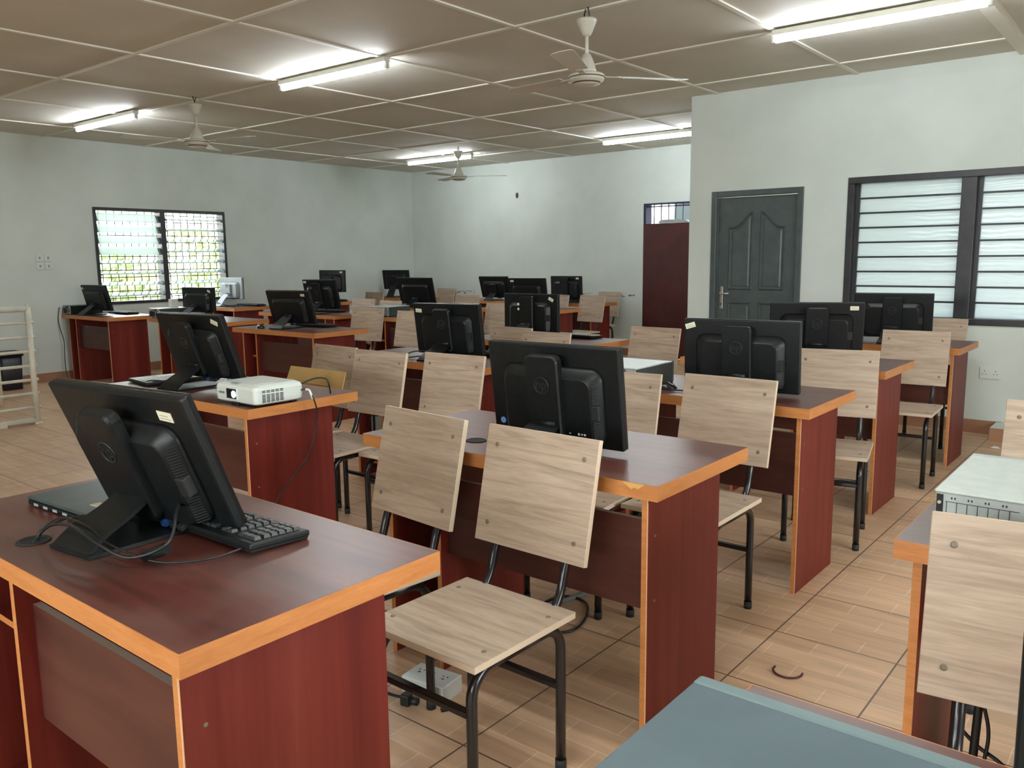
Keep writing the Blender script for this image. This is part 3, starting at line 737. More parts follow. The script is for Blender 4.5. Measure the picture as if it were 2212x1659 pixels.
for i, (x, y, r, lab) in enumerate(CH):
    c = proto if i == 0 else copy_tree(proto)
    c.location = (x, y, 0); c.rotation_euler = (0, 0, r)
    tag(c, lab, 'chair', 'wooden chairs with black steel frames')

# ------------------------------------------------------------------ monitors
def monitor(key, x, y, zb, rot, ti, w_, h_, label, style='hp', sticker=None, blue=False, logo=True, ports=False, cover=True, name='computer_monitor', vents=True, dz=0.):
    """origin on the desk under the bottom edge of the screen; back of the set faces -Y"""
    zl = zb-.75
    root = thing(name, (x, y, .75), rot, label, 'monitor', 'computer monitors on the desks')
    T = Matrix.Translation((0, 0, zl)) @ Matrix.Rotation(ti, 4, 'X')
    sh = {'hp': M['plastic'], 'grey': M['greyplastic'], 'plain': M['plastic']}[style]
    b = MB(); b.box(-w_/2, w_/2, 0, .022, 0, h_, bev=.006, seg=3, T=T); shell = b.build('back_shell', sh, root)
    b = MB(); b.box(-w_/2+.001, w_/2-.001, .018, .030, .001, h_-.001, bev=.003, T=T); b.build('bezel', M['plastic_gl'], root)
    b = MB(); b.box(-w_/2+.018, w_/2-.018, .0285, .0312, .024, h_-.018, T=T); b.build('screen', M['screen'], root)
    # raised housing with sloped flanks
    hw, hb, ht = w_*.39, h_*.03, h_*.80
    def ring(mw, z0, z1, yy, r): return [(px, yy, pz) for px, pz in rrect(mw*2, z1-z0, r, 5, 0, (z0+z1)/2)]
    b = MB(); b.loft([ring(hw, hb, ht, .002, .04), ring(hw-.006, hb+.004, ht-.008, -.010, .036), ring(hw-.030, hb+.010, ht-.028, -.034, .03), ring(hw-.034, hb+.014, ht-.032, -.036, .028)], smooth=True, T=T)
    for f_ in b.bm.faces:
        if len(f_.verts) > 4: f_.smooth = False
    b.build('rear_housing', sh, root)
    if cover:
        cw = w_*.125
        b = MB(); c0, c1 = (.03 if style != 'grey' else h_*.2), h_*.93 if style == 'hp' else h_*.7
        b.loft([ring(cw, c0, c1, -.03, .02), ring(cw, c0, c1, -.052, .02), ring(cw-.004, c0+.003, c1-.004, -.058, .018)], smooth=False, T=T)
        cv = b.build('arm_cover', sh, root)
        if logo:
            b = MB(); n_ = 28; R_ = w_*.052
            pts = [(R_*math.cos(a*2*PI/n_), 0, R_*math.sin(a*2*PI/n_)) for a in range(n_+1)]
            b.tube(pts, .0016, 6, cap=False, T=T @ Matrix.Translation((0, -.0585, h_*.64)))
            b.build('logo_ring', M['logo'], cv)
            text_mesh('logo_letters', 'hp', w_*.085, M['logo'], cv, T @ Matrix.Translation((0, -.0586, h_*.645)) @ TX @ Matrix.Shear('XZ', 4, (0, 0)), .0008)
    if vents and style == 'hp':
        b = MB(); g = .0065; n_ = int((ht-.06)/g)
        for i in range(n_):
            z = .03+g*i
            if .095 < z < .145: continue
            Tv = T @ Matrix.Translation((hw-.018, -.021, z)) @ Matrix.Rotation(math.radians(50), 4, 'Z')
            b.box(-.014, .014, -.0018, .001, -.0012, .0012, T=Tv)
        b.build('vent_slots', M['greyplastic'] if False else M['logo'], root)
        b = MB(); b.box(hw-.034, hw-.006, -.034, -.010, .097, .143, bev=.003, T=T); b.build('side_port_bay', M['vent'], root)
    if sticker:
        sx, sz, ang = sticker
        b = MB(); Ts = T @ Matrix.Translation((sx*w_/2, -.0008, sz*h_)) @ Matrix.Rotation(ang, 4, 'Y')
        b.box(-.022, .022, -.0005, .0012, -.011, .011, T=Ts); s_ = b.build('paper_sticker', M['label'], root); s_['label'] = 'white asset sticker'
        b = MB(); b.box(-.016, .016, -.0009, 0, -.006, -.0045, T=Ts); b.box(-.016, .010, -.0009, 0, .001, .0024, T=Ts); b.build('print_line', M['labelprint'], s_)
    if blue:
        b = MB(); b.lathe([(.0105, -.0006), (.0105, .0012)], (0, 0, 0), 20, T=T @ Matrix.Translation((-w_*.425, -.0003, h_*.17)) @ Matrix.Rotation(R2, 4, 'X')); s_ = b.build('round_sticker', M['bluelight'], root); s_['label'] = 'round blue sticker'
        b = MB(); b.tube([(.0062*math.cos(a*PI/8), 0, .0062*math.sin(a*PI/8)) for a in range(17)], .0007, 5, T=T @ Matrix.Translation((-w_*.425, -.0018, h_*.17))); b.build('sticker_ring', M['print'], s_)
    if ports:
        b = MB(); rnd = random.Random(5)
        for r_ in range(3):
            for c_ in range(9):
                if rnd.random() < .2: continue
                px, pz = .045+c_*.0105+rnd.uniform(-.001, .001), .030+.011*r_; ww, hh = rnd.uniform(.002, .0035), rnd.uniform(.0015, .0032)
                b.box(px-ww, px+ww, -.0372, -.0355, pz-hh, pz+hh, T=T)
        b.build('certification_marks', M['print'], root)
        text_mesh('ce_mark', 'CE', .010, M['print'], root, T @ Matrix.Translation((.038, -.0372, .041)) @ TX, .0003)
    b = MB()                                                # ports along the bottom
    for i, px in enumerate((.045, .075, .10)): b.box(px-.009, px+.009, -.044, -.02, .006, .018, mi=1 if i == 0 else 0, bev=.001, T=T)
    b.build('connector', [M['vent'], M['blue']], root)
    # stand: base plate + bent arm
    hz = zl+.07; hy = -.05-.07*math.sin(ti)
    arm = smooth_path([(0, -.225, .006), (0, -.185, .035), (0, -.13, hz*.62), (0, -.085, hz*.88), (0, hy, hz)], 5)
    b = MB(); b.strip([(p.y, p.z) for p in arm], -.066, .066, .008, 0, None, -.05, .05)
    b.build('stand_arm', M['greyplastic'] if style == 'grey' else M['plastic'], root)
    b = MB(); b.strip([(-.228, .005), (.03, .005)], -.072, .072, .008, 0, None, -.092, .092); b.build('stand_base', M['plastic'], root)
    b = MB(); b.tube([(-.04, hy, hz), (.04, hy, hz)], .014, 12); b.build('hinge', M['plastic'], root)
    return root
S_ = 'black monitor '
MON = [
 ('A', -1.729, .914, .774, .104, .385, .470, .316, 'large black monitor tilted back on the nearest left desk, seen from behind', dict(sticker=(.70, .86, .06))),
 ('P', -3.590, 2.147, .785, .091, .337, .476, .319, 'black tilted monitor standing behind the white projector', dict(sticker=(.80, .9, .35))),
 ('B', -1.485, 2.050, .762, .036, .132, .473, .311, 'big black monitor in the centre with a round blue sticker', dict(blue=True, ports=True)),
 ('C', -1.445, 3.308, .764, .105, .070, .491, .301, 'black monitor right of the pale system unit, tilted sticker at its top left', dict(sticker=(-.88, .90, -.3))),
 ('D', -1.585, 4.612, .775, .40, .101, .488, .297, 'black monitor turned in front of the grey door, sticker at its top right', dict(sticker=(.78, .90, 0))),
 ('E', -1.533, 5.936, .775, .179, .100, .483, .297, 'black monitor overlapping the lower left of the frosted window', dict(sticker=(.50, .62, 1.35))),
 ('V', -3.369, 3.581, .768, .118, .145, .477, .303, 'black monitor left of centre with a square white sticker at its top left', dict(sticker=(-.83, .86, .05))),
 ('X', -3.731, 4.824, .780, 0, 0, .491, .290, 'black monitor with two silver dots on its cover, above the centre chairs', dict(sticker=(.76, .87, .45), logo=False)),
 ('Q', -6.049, 4.460, .785, .179, .271, .492, .294, 'black monitor on the desk left of centre, in front of the sloping one', dict(sticker=(.70, .88, 0), cover=False)),
 ('S', -7.388, 5.847, .799, .129, .218, .483, .323, 'black sloping monitor behind the one on the left-of-centre desk', dict(sticker=(-.85, .92, 0))),
 ('T', -9.247, 7.478, .889, .103, 0, .481, .300, 'dark grey raised monitor, second from the back corner on the left', dict(sticker=(.75, .90, 0), style='plain', logo=False)),
 ('T2', -9.58, 9.015, .867, .218, .148, .484, .297, 'raised black monitor standing in the far corner of the room', dict(style='plain', logo=False)),
 ('U2', -7.406, 7.319, .780, .296, .316, .486, .336, 'black monitor directly in front of the far-corner monitor', dict(style='plain', cover=False, logo=False)),
 ('Z1', -7.539, 8.982, .783, .10, .318, .483, .306, 'leftmost of the three monitors seen against the back wall', dict(style='plain', logo=False)),
 ('Y1', -5.819, 7.494, .800, .138, .176, .484, .304, 'middle of the three monitors seen against the back wall', dict(sticker=(-.78, .9, 0), style='plain', cover=False, logo=False)),
 ('Y2', -6.296, 8.904, .787, .025, .044, .475, .303, 'rightmost of the three monitors seen against the back wall', dict(sticker=(.75, .9, 0))),
 ('W', -9.504, 4.394, .793, .079, .234, .486, .291, 'black monitor below the left corner of the garden window', dict(sticker=(-.9, .88, 0), cover=False)),
 ('W2', -8.109, 4.777, .796, .163, 0, .480, .262, 'black monitor silhouetted against the right bay of the garden window', dict(sticker=(.72, .85, .4), cover=False)),
 ('R', -9.70, 6.19, .837, .032, 0, .484, .279, 'pale grey backed monitor at the right side of the garden window', dict(style='grey')),
]
for m_ in MON: monitor(*m_[:9], **m_[9])
monitor('G', .172, .655, .78, .05, .12, .48, .31, 'black monitor of which only a dark strip shows at the right picture edge', sticker=None)
# silver dots on monitor X
b = MB()
for (px, pz) in ((-.065, .215), (-.065, .180), (.02, .262)):
    b.lathe([(.010 if pz < .25 else .006, -.001), (.009, .001), (.004, .003)], (0, 0, 0), 12, T=Matrix.Translation((px, -.059 if pz < .25 else -.002, .03+pz)) @ Matrix.Rotation(R2, 4, 'X'))
mx_ = [o for o in bpy.data.objects if o.get('label', '').startswith('black monitor with two silver')][0]
b.build('silver_dot', M['print'], mx_)

# ------------------------------------------------------------------ system units (desktop cases)
def case(name, x, y, z, rz, w_, l_, h_, lidm, sidem, rearm, label, rear='slots', over=0.0):
    """rear at local y=0 facing -Y, x from 0 to w_, length along +Y"""
    root = thing(name, (x, y, z), rz, label, 'computer', 'system unit cases')
    b = MB(); b.box(.002, w_-.002, .004, l_-.02, .006, h_-.004); b.build('chassis', [sidem], root)
    b = MB(); b.box(0, w_, -over, l_-.02, h_-.006, h_, bev=.002)
    b.build('lid', lidm, root)
    b = MB(); b.box(-.001, w_+.001, l_-.022, l_, .003, h_+.001, bev=.004); b.build('front_bezel', sidem if lidm != M['case_blue'] else M['case_blue_edge'], root)
    for px in (.03, w_-.03):
        for py in (.03, l_-.05):
            b = MB(); b.box(px-.012, px+.012, py-.012, py+.012, 0, .0065); b.build('foot', M['rubber'], root)
    if rear:
        b = MB(); b.box(.004, w_-.004, 0, .005, .008, h_-.007); rp_ = b.build('rear_plate', rearm, root)
    if rear == 'slots':
        b = MB()
        for i in range(7): b.box(.022+i*.0185, .0225+i*.0185+.0006, -.0006, .001, .012, h_-.024)
        b.box(.02, .15, -.0006, .001, h_-.0245, h_-.0235)
        for i in range(4):
            for j in range(2): b.box(.030+i*.03+j*.006, .0325+i*.03+j*.006, -.0007, .001, h_-.018, h_-.014)
        b.build('slot_lines', M['hole'], rp_)
        b = MB()
        for i in range(7):
            for j in range(5): b.box(.162+i*.0118, .162+i*.0118+.0092, -.0007, .001, h_-.026-j*.0118, h_-.026-j*.0118+.0092)
        b.build('vent_holes', M['hole'], rp_)
        b = MB(); b.box(.004, .016, -.003, .001, .008, h_-.010); b.tube([(.010, -.006, h_-.026), (.010, -.002, h_-.026)], .0035, 10, 1); b.build('rear_bracket', [M['plastic'], M['steel']], rp_)
        b = MB(); b.box(.262, .30, -.002, .001, .02, h_-.03); b.tube([(.281, -.004, .05), (.281, 0, .05)], .004, 8); b.build('power_panel', M['galv'], rp_)
    if rear == 'fan':
        cx_ = w_-.045; b = MB()
        for k_ in range(4): b.tube([(cx_+(.012+.007*k_)*math.cos(a*PI/10), -.001, h_*.42+(.012+.007*k_)*math.sin(a*PI/10)) for a in range(21)], .0012, 4, cap=False)
        b.build('fan_grille', M['hole'], rp_)
        b = MB(); b.box(.02, w_-.09, -.0015, .001, .015, h_-.03); b.build('port_panel', M['vent'], rp_)
        b = MB(); b.tube([(cx_-.015, -.02, h_*.83), (cx_-.015, .0, h_*.83)], .009, 8); b.tube(smooth_path([(cx_-.015, -.02, h_*.83), (cx_-.04, -.04, h_*.8), (cx_-.08, -.03, h_*.5), (cx_-.12, -.02, .01)]), .004, 6); b.build('plug', M['cable'], rp_)
    return root
Z = .75
case('system_unit', -2.155, 3.118, Z, 0, .32, .34, .10, M['case_lid'], M['case_dark'], M['galv'], 'pale-topped system unit lying flat between the two big centre-right monitors', 'fan')
case('system_unit', -6.62, 5.79, Z, .12, .30, .34, .10, M['case_lid'], M['case_dark'], M['galv'], 'black system unit with an overhanging pale lid in the middle of the room', 'fan', .02)
case('system_unit', -8.46, 4.415, Z, 0, .22, .34, .10, M['case_lid'], M['case_dark'], M['galv'], 'grey system unit lying left of the monitor silhouetted on the window', 'fan')
case('system_unit', -9.945, 4.185, Z, 0, .19, .36, .10, M['case_dark'], M['plastic'], M['galv'], 'black system unit lying on the window desk beside the left wall', 'fan')
case('system_unit', -.369, 1.815, Z, 0, .34, .38, .108, M['case_lid'], M['galv'], M['galv'], 'pale grey slotted system unit at the right picture edge', 'slots', .004)
case('system_unit', -.402, .49, Z, 0, .33, .348, .10, M['case_blue'], M['case_dark'], M['case_dark'], 'blue-grey system unit filling the bottom right corner', None)
case('tower_computer', -3.885, 3.40, .088, 0, .13, .30, .36, M['case_dark'], M['case_dark'], M['galv'], 'small silver tower computer with a round fan inside a desk bay', 'fan')
case('tower_computer', -6.385, 4.30, .088, 0, .12, .28, .30, M['case_dark'], M['case_dark'], M['case_dark'], 'black tower computer in the bay of the desk left of centre', 'fan')

# ------------------------------------------------------------------ keyboards, mice, laptops
def keyboard(x, y, rz, label, keym=None, rows=6, cols=21, w_=.44, d_=.145, z=Z):
    """front (user side) is +Y"""
    root = thing('keyboard', (x, y, z), rz, label, 'keyboard', 'computer keyboards')
    b = MB(); T = Matrix.Rotation(math.radians(-3.2), 4, 'X') @ Matrix.Translation((0, 0, .0132))
    b.box(-w_/2, w_/2, -d_/2, d_/2, -.004, .010, bev=.004, T=T); b.box(-w_/2+.003, w_/2-.003, -d_/2+.003, d_/2-.003, -.008, -.003, T=T); b.build('keyboard_body', M['plastic'], root)
    b = MB(); kw = (w_-.03)/cols; kd = (d_-.035)/rows
    for r_ in range(rows):
        c_ = 0
        while c_ < cols:
            xx = -w_/2+.015+c_*kw; n_ = 1
            if r_ == 0 and c_ == 7: n_ = 6
            elif c_ in (14, 17): c_ += 1; continue
            yy = d_/2-.012-(r_+1)*kd - (.004 if r_ == rows-1 else 0)
            b.loft([[(xx+.0008, yy+.001, .009), (xx+n_*kw-.0008, yy+.001, .009), (xx+n_*kw-.0008, yy+kd-.001, .009), (xx+.0008, yy+kd-.001, .009)],
                    [(xx+.003, yy+.003, .0165), (xx+n_*kw-.003, yy+.003, .0165), (xx+n_*kw-.003, yy+kd-.003, .0165), (xx+.003, yy+kd-.003, .0165)]], smooth=False, T=T)
            c_ += n_
    o = b.build('keys', keym or M['key'], root)
    return root
keyboard(-1.615, .966, .02, 'black keyboard under the right side of the nearest tilted monitor')
keyboard(-3.49, 5.01, -.03, 'pale-keyed keyboard right of the monitor with silver dots', M['keywhite'])
keyboard(-5.99, 4.62, .1, 'black keyboard at the left-of-centre desk under its monitor')
keyboard(-7.55, 6.03, .1, 'black keyboard beneath the sloping monitor on the left')
keyboard(-9.44, 7.68, 0, 'keyboard by the dark grey raised monitor near the corner', w_=.38)
keyboard(-9.50, 6.35, 0, 'black keyboard right of the pale grey backed monitor')
keyboard(-9.38, 4.60, 0, 'black keyboard at the monitor below the garden window')
keyboard(-6.14, 9.03, 0, 'keyboard in front of the rightmost back-wall monitor')
keyboard(-3.30, 3.76, .05, 'black keyboard behind the monitor with the square sticker')
def mouse(x, y, rz, m_, label):
    root = thing('computer_mouse', (x, y, Z), rz, label, 'mouse', 'computer mice')
    rings = []
    for t, wd, hh in ((0, .012, .006), (.12, .024, .016), (.35, .030, .030), (.6, .030, .034), (.85, .025, .022), (1, .010, .006)):
        yy = -.055+.11*t; rings.append([(wd*math.cos(a), yy, .001+hh*max(0, math.sin(a))) for a in [PI*k_/10 for k_ in range(11)]])
    b = MB(); b.loft(rings); b.build('mouse_body', m_, root)
    b = MB(); b.box(-.002, .002, .02, .036, .026, .0335, bev=.001); b.build('scroll_wheel', M['rubber'], root)
mouse(-1.775, 3.262, -1.2, M['plastic_gl'], 'dark mouse lying right of the pale-topped system unit')
mouse(-9.70, 4.86-.24, .3, M['whiteplastic'], 'white mouse behind the keyboard below the garden window')
mouse(-6.25, 4.255, 1.3, M['plastic_gl'], 'black mouse left of the stand on the left-of-centre desk')
def laptop_closed(x, y, rz, label):
    root = thing('laptop', (x, y, Z), rz, label, 'laptop')
    b = MB(); b.box(-.145, .145, -.105, .105, .001, .014, bev=.005); b.build('laptop_base', M['plastic'], root)
    b = MB(); b.box(-.145, .145, -.105, .105, .0145, .022, bev=.004, seg=3); ld = b.build('laptop_lid', M['case_dark'], root)
    b = MB(); b.box(.06, .11, -.06, -.035, .0218, .0226, bev=0, T=None); b.build('paper_sticker', M['label'], ld)
    b = MB()
    for i in range(4): b.box(-.11+i*.045, -.09+i*.045, -.1062, -.104, .004, .010)
    b.build('side_port', M['greyplastic'], root)
laptop_closed(-2.01, .895, .06, 'closed dark laptop left of the nearest tilted monitor')
root = thing('laptop', (-3.86, 2.11, Z), 1.45, 'open silver laptop left of the monitor behind the projector', 'laptop')
b = MB(); b.box(-.17, .17, -.12, .12, .003, .018, bev=.004); b.build('laptop_base', M['plastic'], root)
b = MB(); b.box(-.165, .165, -.115, .115, .0175, .0195, bev=.001); dk = b.build('keyboard_deck', M['greyplastic'], root)
b = MB(); b.box(-.05, .05, .045, .105, .0192, .0203, bev=0); b.build('touchpad', M['whiteplastic'], dk)
b = MB()
for r_ in range(5):
    for c_ in range(14): b.box(-.150+c_*.0215, -.150+c_*.0215+.018, -.10+r_*.026, -.10+r_*.026+.022, .0192, .0212)
b.build('keys', M['keywhite'], dk)
b = MB(); b.tube([(-.14, -.118, .016), (.14, -.118, .016)], .006, 8); b.build('hinge', M['plastic'], root)

# ------------------------------------------------------------------ projector
root = thing('projector', (-3.115, 1.885, Z), .0, 'white projector with its lamp lit on the left desk corner', 'projector')
PW, PD, PH = .285, .235, .088
b = MB(); b.loft([[(x+PW/2, y+PD/2, z) for x, y in rrect(PW-q, PD-q, .02, 4)] for z, q in ((.010, .02), (.016, .004), (.030, 0), (.068, .0), (.080, .010), (.088, .040))], smooth=False)
bd = b.build('projector_body', M['projwhite'], root)
b = MB(); b.box(.085, .165, -.0035, .004, .022, .072, bev=.002); b.build('lens_frame', M['whiteplastic'], root)
b = MB(); b.box(.092, .158, -.0048, -.001, .027, .067); b.build('lens_window', M['screen'], root)
b = MB(); b.lathe([(.015, -.001), (.014, .002), (.005, .003)], (0, 0, 0), 18, T=Matrix.Translation((.143, -.0045, .046)) @ Matrix.Rotation(R2, 4, 'X')); b.build('lamp_lens', M['lens'], root)
text_mesh('maker_name', 'EPSON', .013, M['greyprint'], root, Matrix.Translation((.052, -.0014, .046)) @ TX, .0006)
b = MB()
for c_ in range(5):
    for r_ in range(9):
        if r_ == 6: continue
        b.box(PW-.002, PW+.0007, .032+c_*.021, .032+c_*.021+.016, .020+r_*.0055, .0232+r_*.0055)
b.build('side_vents', M['vent'], root)
b = MB()
for r_ in range(6): b.box(.002, .020, -.0012, .004, .018+r_*.009, .0195+r_*.009)
b.build('front_ribs', M['greyplastic'], root)
b = MB(); b.box(.17, .24, .03, .12, .0865, .0895, bev=.001); b.build('control_pad', M['whiteplastic'], root)
b = MB(); b.box(.10, .15, .012, .035, .0845, .0885, bev=.001); b.build('focus_slot', M['greyplastic'], root)
b = MB(); b.box(.12, .165, -.003, .02, .0, .014, bev=.002); b.build('front_foot', M['plastic'], root)
for px, py in ((.03, .2), (.25, .2)):
    b = MB(); b.box(px-.012, px+.012, py-.012, py+.012, 0, .012); b.build('rear_foot', M['plastic'], root)
b = MB(); b.box(0, .12, 0, .028, 0, .018, bev=.005)
r1 = thing('remote_control', (-3.555, 2.195, Z), -.12, 'black remote control left of the white projector', 'remote'); b.build('remote_body', M['plastic_gl'], r1)
b = MB(); b.box(.055, .10, -.004, .0, .0, .030, bev=.001)
b.build('strap', M['cyan'], r1)
# projector power cable with white collar
def cable(pts, r, m_, label, cat='cable', group=None, name='cable', n=8, seg=7):
    b = MB(); b.tube(smooth_path(pts, n), r, seg); return tag(b.build(name, m_), label, cat, group)
cable([(-2.808, 2.113, .801), (-2.79, 2.115, .799), (-2.775, 2.112, .785), (-2.768, 2.115, .765)], .0048, M['whiteplastic'], 'white sleeve around the cable at the projector')
cable([(-2.835, 2.105, .797), (-2.805, 2.115, .801), (-2.775, 2.112, .785), (-2.765, 2.12, .755), (-2.79, 2.15, .70), (-2.80, 2.146, .623), (-2.80, 2.118, .549), (-2.80, 2.063, .481), (-2.80, 1.967, .404), (-2.80, 1.90, .30), (-2.80, 1.87, .12), (-2.79, 1.86, .006)], .0032, M['cable'], 'thin black cable hanging from the projector down the desk side')
cable([(-2.90, 2.12, .80), (-2.87, 2.20, .83), (-2.84, 2.24, .828), (-2.83, 2.25, .80), (-2.86, 2.28, .757)], .0035, M['cable'], 'black loop of cable standing up behind the projector')
# cardboard carton flap
root = thing('cardboard_flap', (-3.22, 2.455, .705), .0, 'folded brown cardboard leaning between the projector desk and chairs', 'cardboard')
b = MB(); T = Matrix.Rotation(math.radians(-12), 4, 'X'); b.prism([(-.22, 0), (.21, 0), (.225, .115), (-.185, .115)], .006, T=T); b.build('upright_flap', M['card'], root)
b = MB(); b.prism([(-.20, 0), (.17, 0), (.15, .05), (-.19, .05)], .006, T=Matrix.Translation((0, .0, 0)) @ Matrix.Rotation(math.radians(20), 4, 'X')); b.build('lower_flap', M['card'], root)

# ------------------------------------------------------------------ cables on desks and floor
cable([(-1.84, .672, .748), (-1.845, .69, .765), (-1.80, .70, .79), (-1.72, .705, .80), (-1.60, .70, .79), (-1.52, .72, .775), (-1.47, .77, .80), (-1.52, .82, .84), (-1.60, .87, .83)], .0032, M['cable'], 'thick black cable arching from the desk hole behind the nearest monitor')
cable([(-1.845, .674, .748), (-1.85, .70, .775), (-1.80, .72, .80), (-1.70, .73, .795), (-1.60, .72, .785), (-1.50, .76, .760), (-1.44, .83, .757), (-1.42, .90, .765)], .0022, M['cable'], 'thin black cable running from the desk hole to the near keyboard')
cable([(-1.835, .676, .748), (-1.86, .71, .77), (-1.87, .78, .775), (-1.83, .84, .76), (-1.74, .86, .757)], .0022, M['cable'], 'thin black cable curling left behind the nearest monitor stand')
b = MB(); b.tube([(0, 0, 0), (.05, .02, .022)], [.011, .012], 12); tag(b.build('ferrite_bead', M['plastic'], loc=(-1.527, .752, .766)), 'black ferrite bead on the cable behind the nearest monitor', 'cable bead')
cable([(-3.82, 1.93, .757), (-3.78, 1.96, .775), (-3.72, 2.0, .77), (-3.66, 2.02, .76)], .0035, M['cable'], 'black cable at the foot of the projector-desk monitor')
cable([(-3.60, 3.40, .755), (-3.56, 3.46, .785), (-3.50, 3.50, .79), (-3.42, 3.50, .80), (-3.30, 3.52, .80)], .004, M['cable'], 'black cable sweeping left from the square-sticker monitor')
cable([(-3.55, 3.42, .755), (-3.48, 3.44, .765), (-3.40, 3.42, .757), (-3.34, 3.42, .757)], .004, M['cable'], 'short black cable lying on the desk below the square-sticker monitor')
cable([(-1.85, 3.23, .757), (-1.75, 3.20, .760), (-1.66, 3.22, .757), (-1.60, 3.26, .765)], .0035, M['cable'], 'black cable beside the dark mouse on the third right-column desk')
cable([(-9.85, 6.05, .757), (-9.75, 6.0, .80), (-9.62, 6.02, .78), (-9.52, 6.07, .757), (-9.4, 6.10, .757)], .004, M['cable'], 'black cable under the pale grey backed monitor')
cable([(-9.96, 4.155, .83), (-9.955, 4.13, .70), (-9.93, 4.13, .60), (-9.88, 4.14, .45), (-9.87, 4.13, .30), (-9.85, 4.12, .12), (-9.80, 4.12, .01)], .0045, M['cable'], 'black cable hanging down beside the window desk')
cable([(-1.86, 2.40, .006), (-1.82, 2.56, .006), (-1.72, 2.56, .006), (-1.645, 2.45, .006), (-1.62, 2.33, .006), (-1.68, 2.25, .006)], .005, M['cable'], 'black cable looped on the floor under the centre desk')
cable([(-1.84, 2.40, .006), (-1.79, 2.55, .006), (-1.76, 2.70, .006)], .011, M['cablegrey'], 'grey trunking strip on the floor under the centre desk')
cable([(-1.715, .90, .50), (-1.71, .88, .40), (-1.72, .86, .25), (-1.70, .84, .1), (-1.69, .80, .01)], .006, M['cablegrey'], 'grey cable hanging below the nearest desk front panel')
cable([(-.318, 1.95, .47), (-.318, 1.95, .362), (-.319, 1.95, .302), (-.28, 1.95, .261), (-.225, 1.945, .234), (-.17, 1.93, .17), (-.12, 1.92, .095)], .0045, M['cable'], 'dark cable curving below the large close-up backrest')
cable([(-.280, 1.95, .47), (-.282, 1.95, .359), (-.286, 1.95, .226), (-.29, 1.95, .100)], .009, M['cable'], 'thick dark power cable behind the large close-up backrest')
cable([(-.274, 1.935, .38), (-.258, 1.935, .31), (-.262, 1.935, .24), (-.282, 1.93, .11)], .004, M['cable'], 'thin dark cable beside the thick one behind the close-up backrest')
b = MB(); b.tube([(.045*math.cos(a), .045*math.sin(a), 0) for a in [PI*.95+k_*PI*1.15/12 for k_ in range(13)]], .0035, 6)
tag(b.build('bent_wire', M['browndoor'], loc=(-.905, 2.51, .004)), 'small dark curved wire lying alone on the floor tiles', 'wire')
b = MB(); b.box(-.025, .025, -.008, .008, 0, .006); tag(b.build('black_scrap', M['cable'], loc=(-1.612, 1.675, 0), rot=(0, 0, 1.0)), 'small flat black scrap on the floor beside the near chair leg', 'scrap')
b = MB(); b.loft([[(x, y, 0) for x, y in ((-.03, -.01), (.03, -.012), (.035, .01), (-.02, .012))], [(x, y, .012) for x, y in ((-.01, -.004), (.012, -.004), (.012, .004), (-.008, .004))]], smooth=False)
tag(b.build('paper_scrap', M['white'], loc=(-.955, 6.45, 0)), 'tiny white paper scrap near the tiled plinth', 'scrap')
# white floor power box
root = thing('floor_socket_box', (-1.80, 1.66, 0), .12, 'white metal power box on the floor beneath the nearest chair', 'power box')
b = MB(); b.box(0, .16, 0, .10, 0, .055, bev=.003); b.build('box_body', M['whiteplastic'], root)
b = MB()
for px in (.035, .075, .125):
    b.box(px-.004, px+.004, .045, .049, .0545, .056); b.box(px-.010, px-.006, .06, .064, .0545, .056); b.box(px+.006, px+.010, .06, .064, .0545, .056)
b.build('pin_holes', M['hole'], root)
b = MB(); b.box(0, .03, 0, .03, 0, .035, bev=.004); b.tube([(.03, .015, .018), (.055, .015, .018)], .012, 10); b.tube(smooth_path([(0, .015, .02), (-.04, .02, .015), (-.10, .04, .006)]), .005, 6)
tag(b.build('power_plug', M['cable'], loc=(-1.745, 1.60, 0), rot=(0, 0, .2)), 'black power plug lying in front of the white power box', 'plug')
# things in the bay of the nearest desk
root = thing('plastic_bag', (-1.848, .71, .086), 0, 'crumpled translucent plastic bag in the open bay of the nearest desk', 'bag')
rnd = random.Random(9); rings = []
for i in range(9):
    t = i/8; rings.append([(.026*(1-.4*abs(t-.4))*math.cos(a)*(1+.35*rnd.uniform(-1, 1)), .05*math.sin(a)*(1+.35*rnd.uniform(-1, 1)), .36*t) for a in [2*PI*k_/12 for k_ in range(12)]])
b = MB(); b.loft(rings, smooth=False); b.build('bag_film', M['bag'], root)
b = MB(); b.box(-.03, .03, -.04, .04, 0, .05, bev=.01); b.build('blue_print', M['blue'], root)
b = MB(); b.box(0, .055, 0, .08, 0, .085, bev=.002); tag(b.build('small_box', M['white'], loc=(-8.42, 4.62, Z+.1005), rot=(0, 0, .1)), 'small white box left of the monitor silhouetted on the window', 'box')
b = MB(); b.box(0, .07, 0, .05, 0, .045, bev=.002); tag(b.build('small_box', M['white'], loc=(-7.02, 5.90, Z), rot=(0, 0, .1)), 'small white box right of the sloping monitor on the left', 'box')

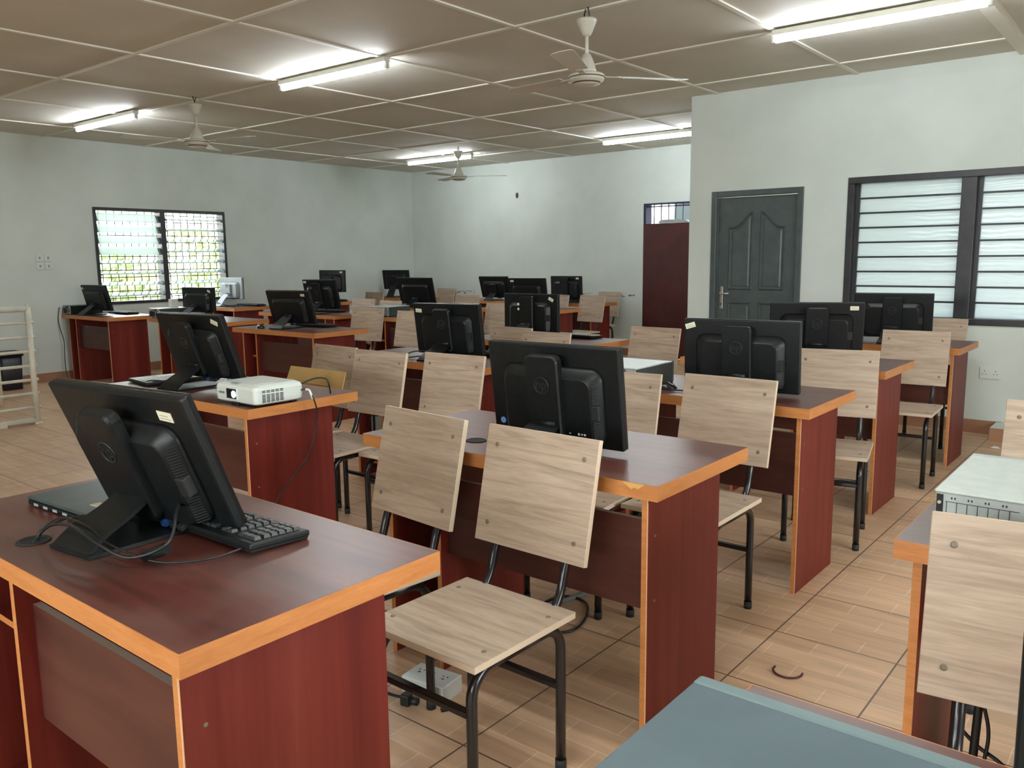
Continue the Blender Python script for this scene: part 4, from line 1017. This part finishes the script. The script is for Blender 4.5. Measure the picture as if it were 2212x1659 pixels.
# ------------------------------------------------------------------ railing and bin at the left
def railing(x, y0, y1, label):
    root = thing('stair_railing', (x, y1, 0), 0, label, 'railing', 'cream tubular railings')
    L = y1-y0
    b = MB(); b.tube([(0, 0, .02), (0, 0, .975)], .024, 12); b.build('post', M['cream'], root)
    b = MB(); b.tube([(0, 0, .975), (0, 0, .985), (0, -.01, .995)], [.012, .012, .006], 10); b.build('post_cap', M['cream'], root)
    b = MB(); b.tube([(0, -L, 0.02), (0, -L, .97)], .022, 12); b.build('post', M['cream'], root)
    b = MB(); b.tube([(0, 0, .958), (0, -L, .958)], .024, 12); b.build('top_rail', M['cream'], root)
    b = MB(); b.tube([(0, 0, .030), (0, -L, .030)], .024, 12); b.build('bottom_rail', M['cream'], root)
    for z in (.845, .726, .607, .488, .371, .258, .141):
        b = MB(); b.tube([(0, .035, z), (0, -L, z)], .0125, 10); b.build('cross_bar', M['cream'], root)
    b = MB(); b.box(-.03, .03, -.30, -.24, 0, .035, bev=.006); b.box(-.035, .035, -.03, .03, 0, .02, bev=.005); b.build('floor_bracket', M['cream'], root)
railing(-7.415, 1.2, 2.84, 'cream tubular railing ending at the left picture edge')
root = thing('railing_post', (-8.60, 2.99, 0), 0, 'thin cream post behind the railing, in front of the bin', 'railing')
b = MB(); b.tube([(0, 0, .01), (0, 0, .57)], .022, 10); b.build('post', M['cream'], root)
b = MB(); b.tube([(0, 0, .03), (0, -1.0, .03)], .02, 10); b.build('bottom_rail', M['cream'], root)
b = MB(); b.tube([(0, 0, .555), (0, -1.0, .555)], .02, 10); b.build('top_rail', M['cream'], root)
root = thing('waste_bin', (-9.70, 3.48, 0), 0, 'dark plastic waste bin behind the cream railing', 'bin')
b = MB(); b.loft([[(x, y, z) for x, y in rrect(.20*s_, .22*s_, .03, 4)] for z, s_ in ((0, .88), (.36, 1.0))]); b.build('bin_body', M['bin'], root)
b = MB(); b.loft([[(x, y, z) for x, y in rrect(.21*s_, .24*s_, .035, 4)] for z, s_ in ((.355, 1.04), (.375, 1.06), (.395, 1.0), (.41, .8))]); b.build('bin_lid', M['plastic'], root)
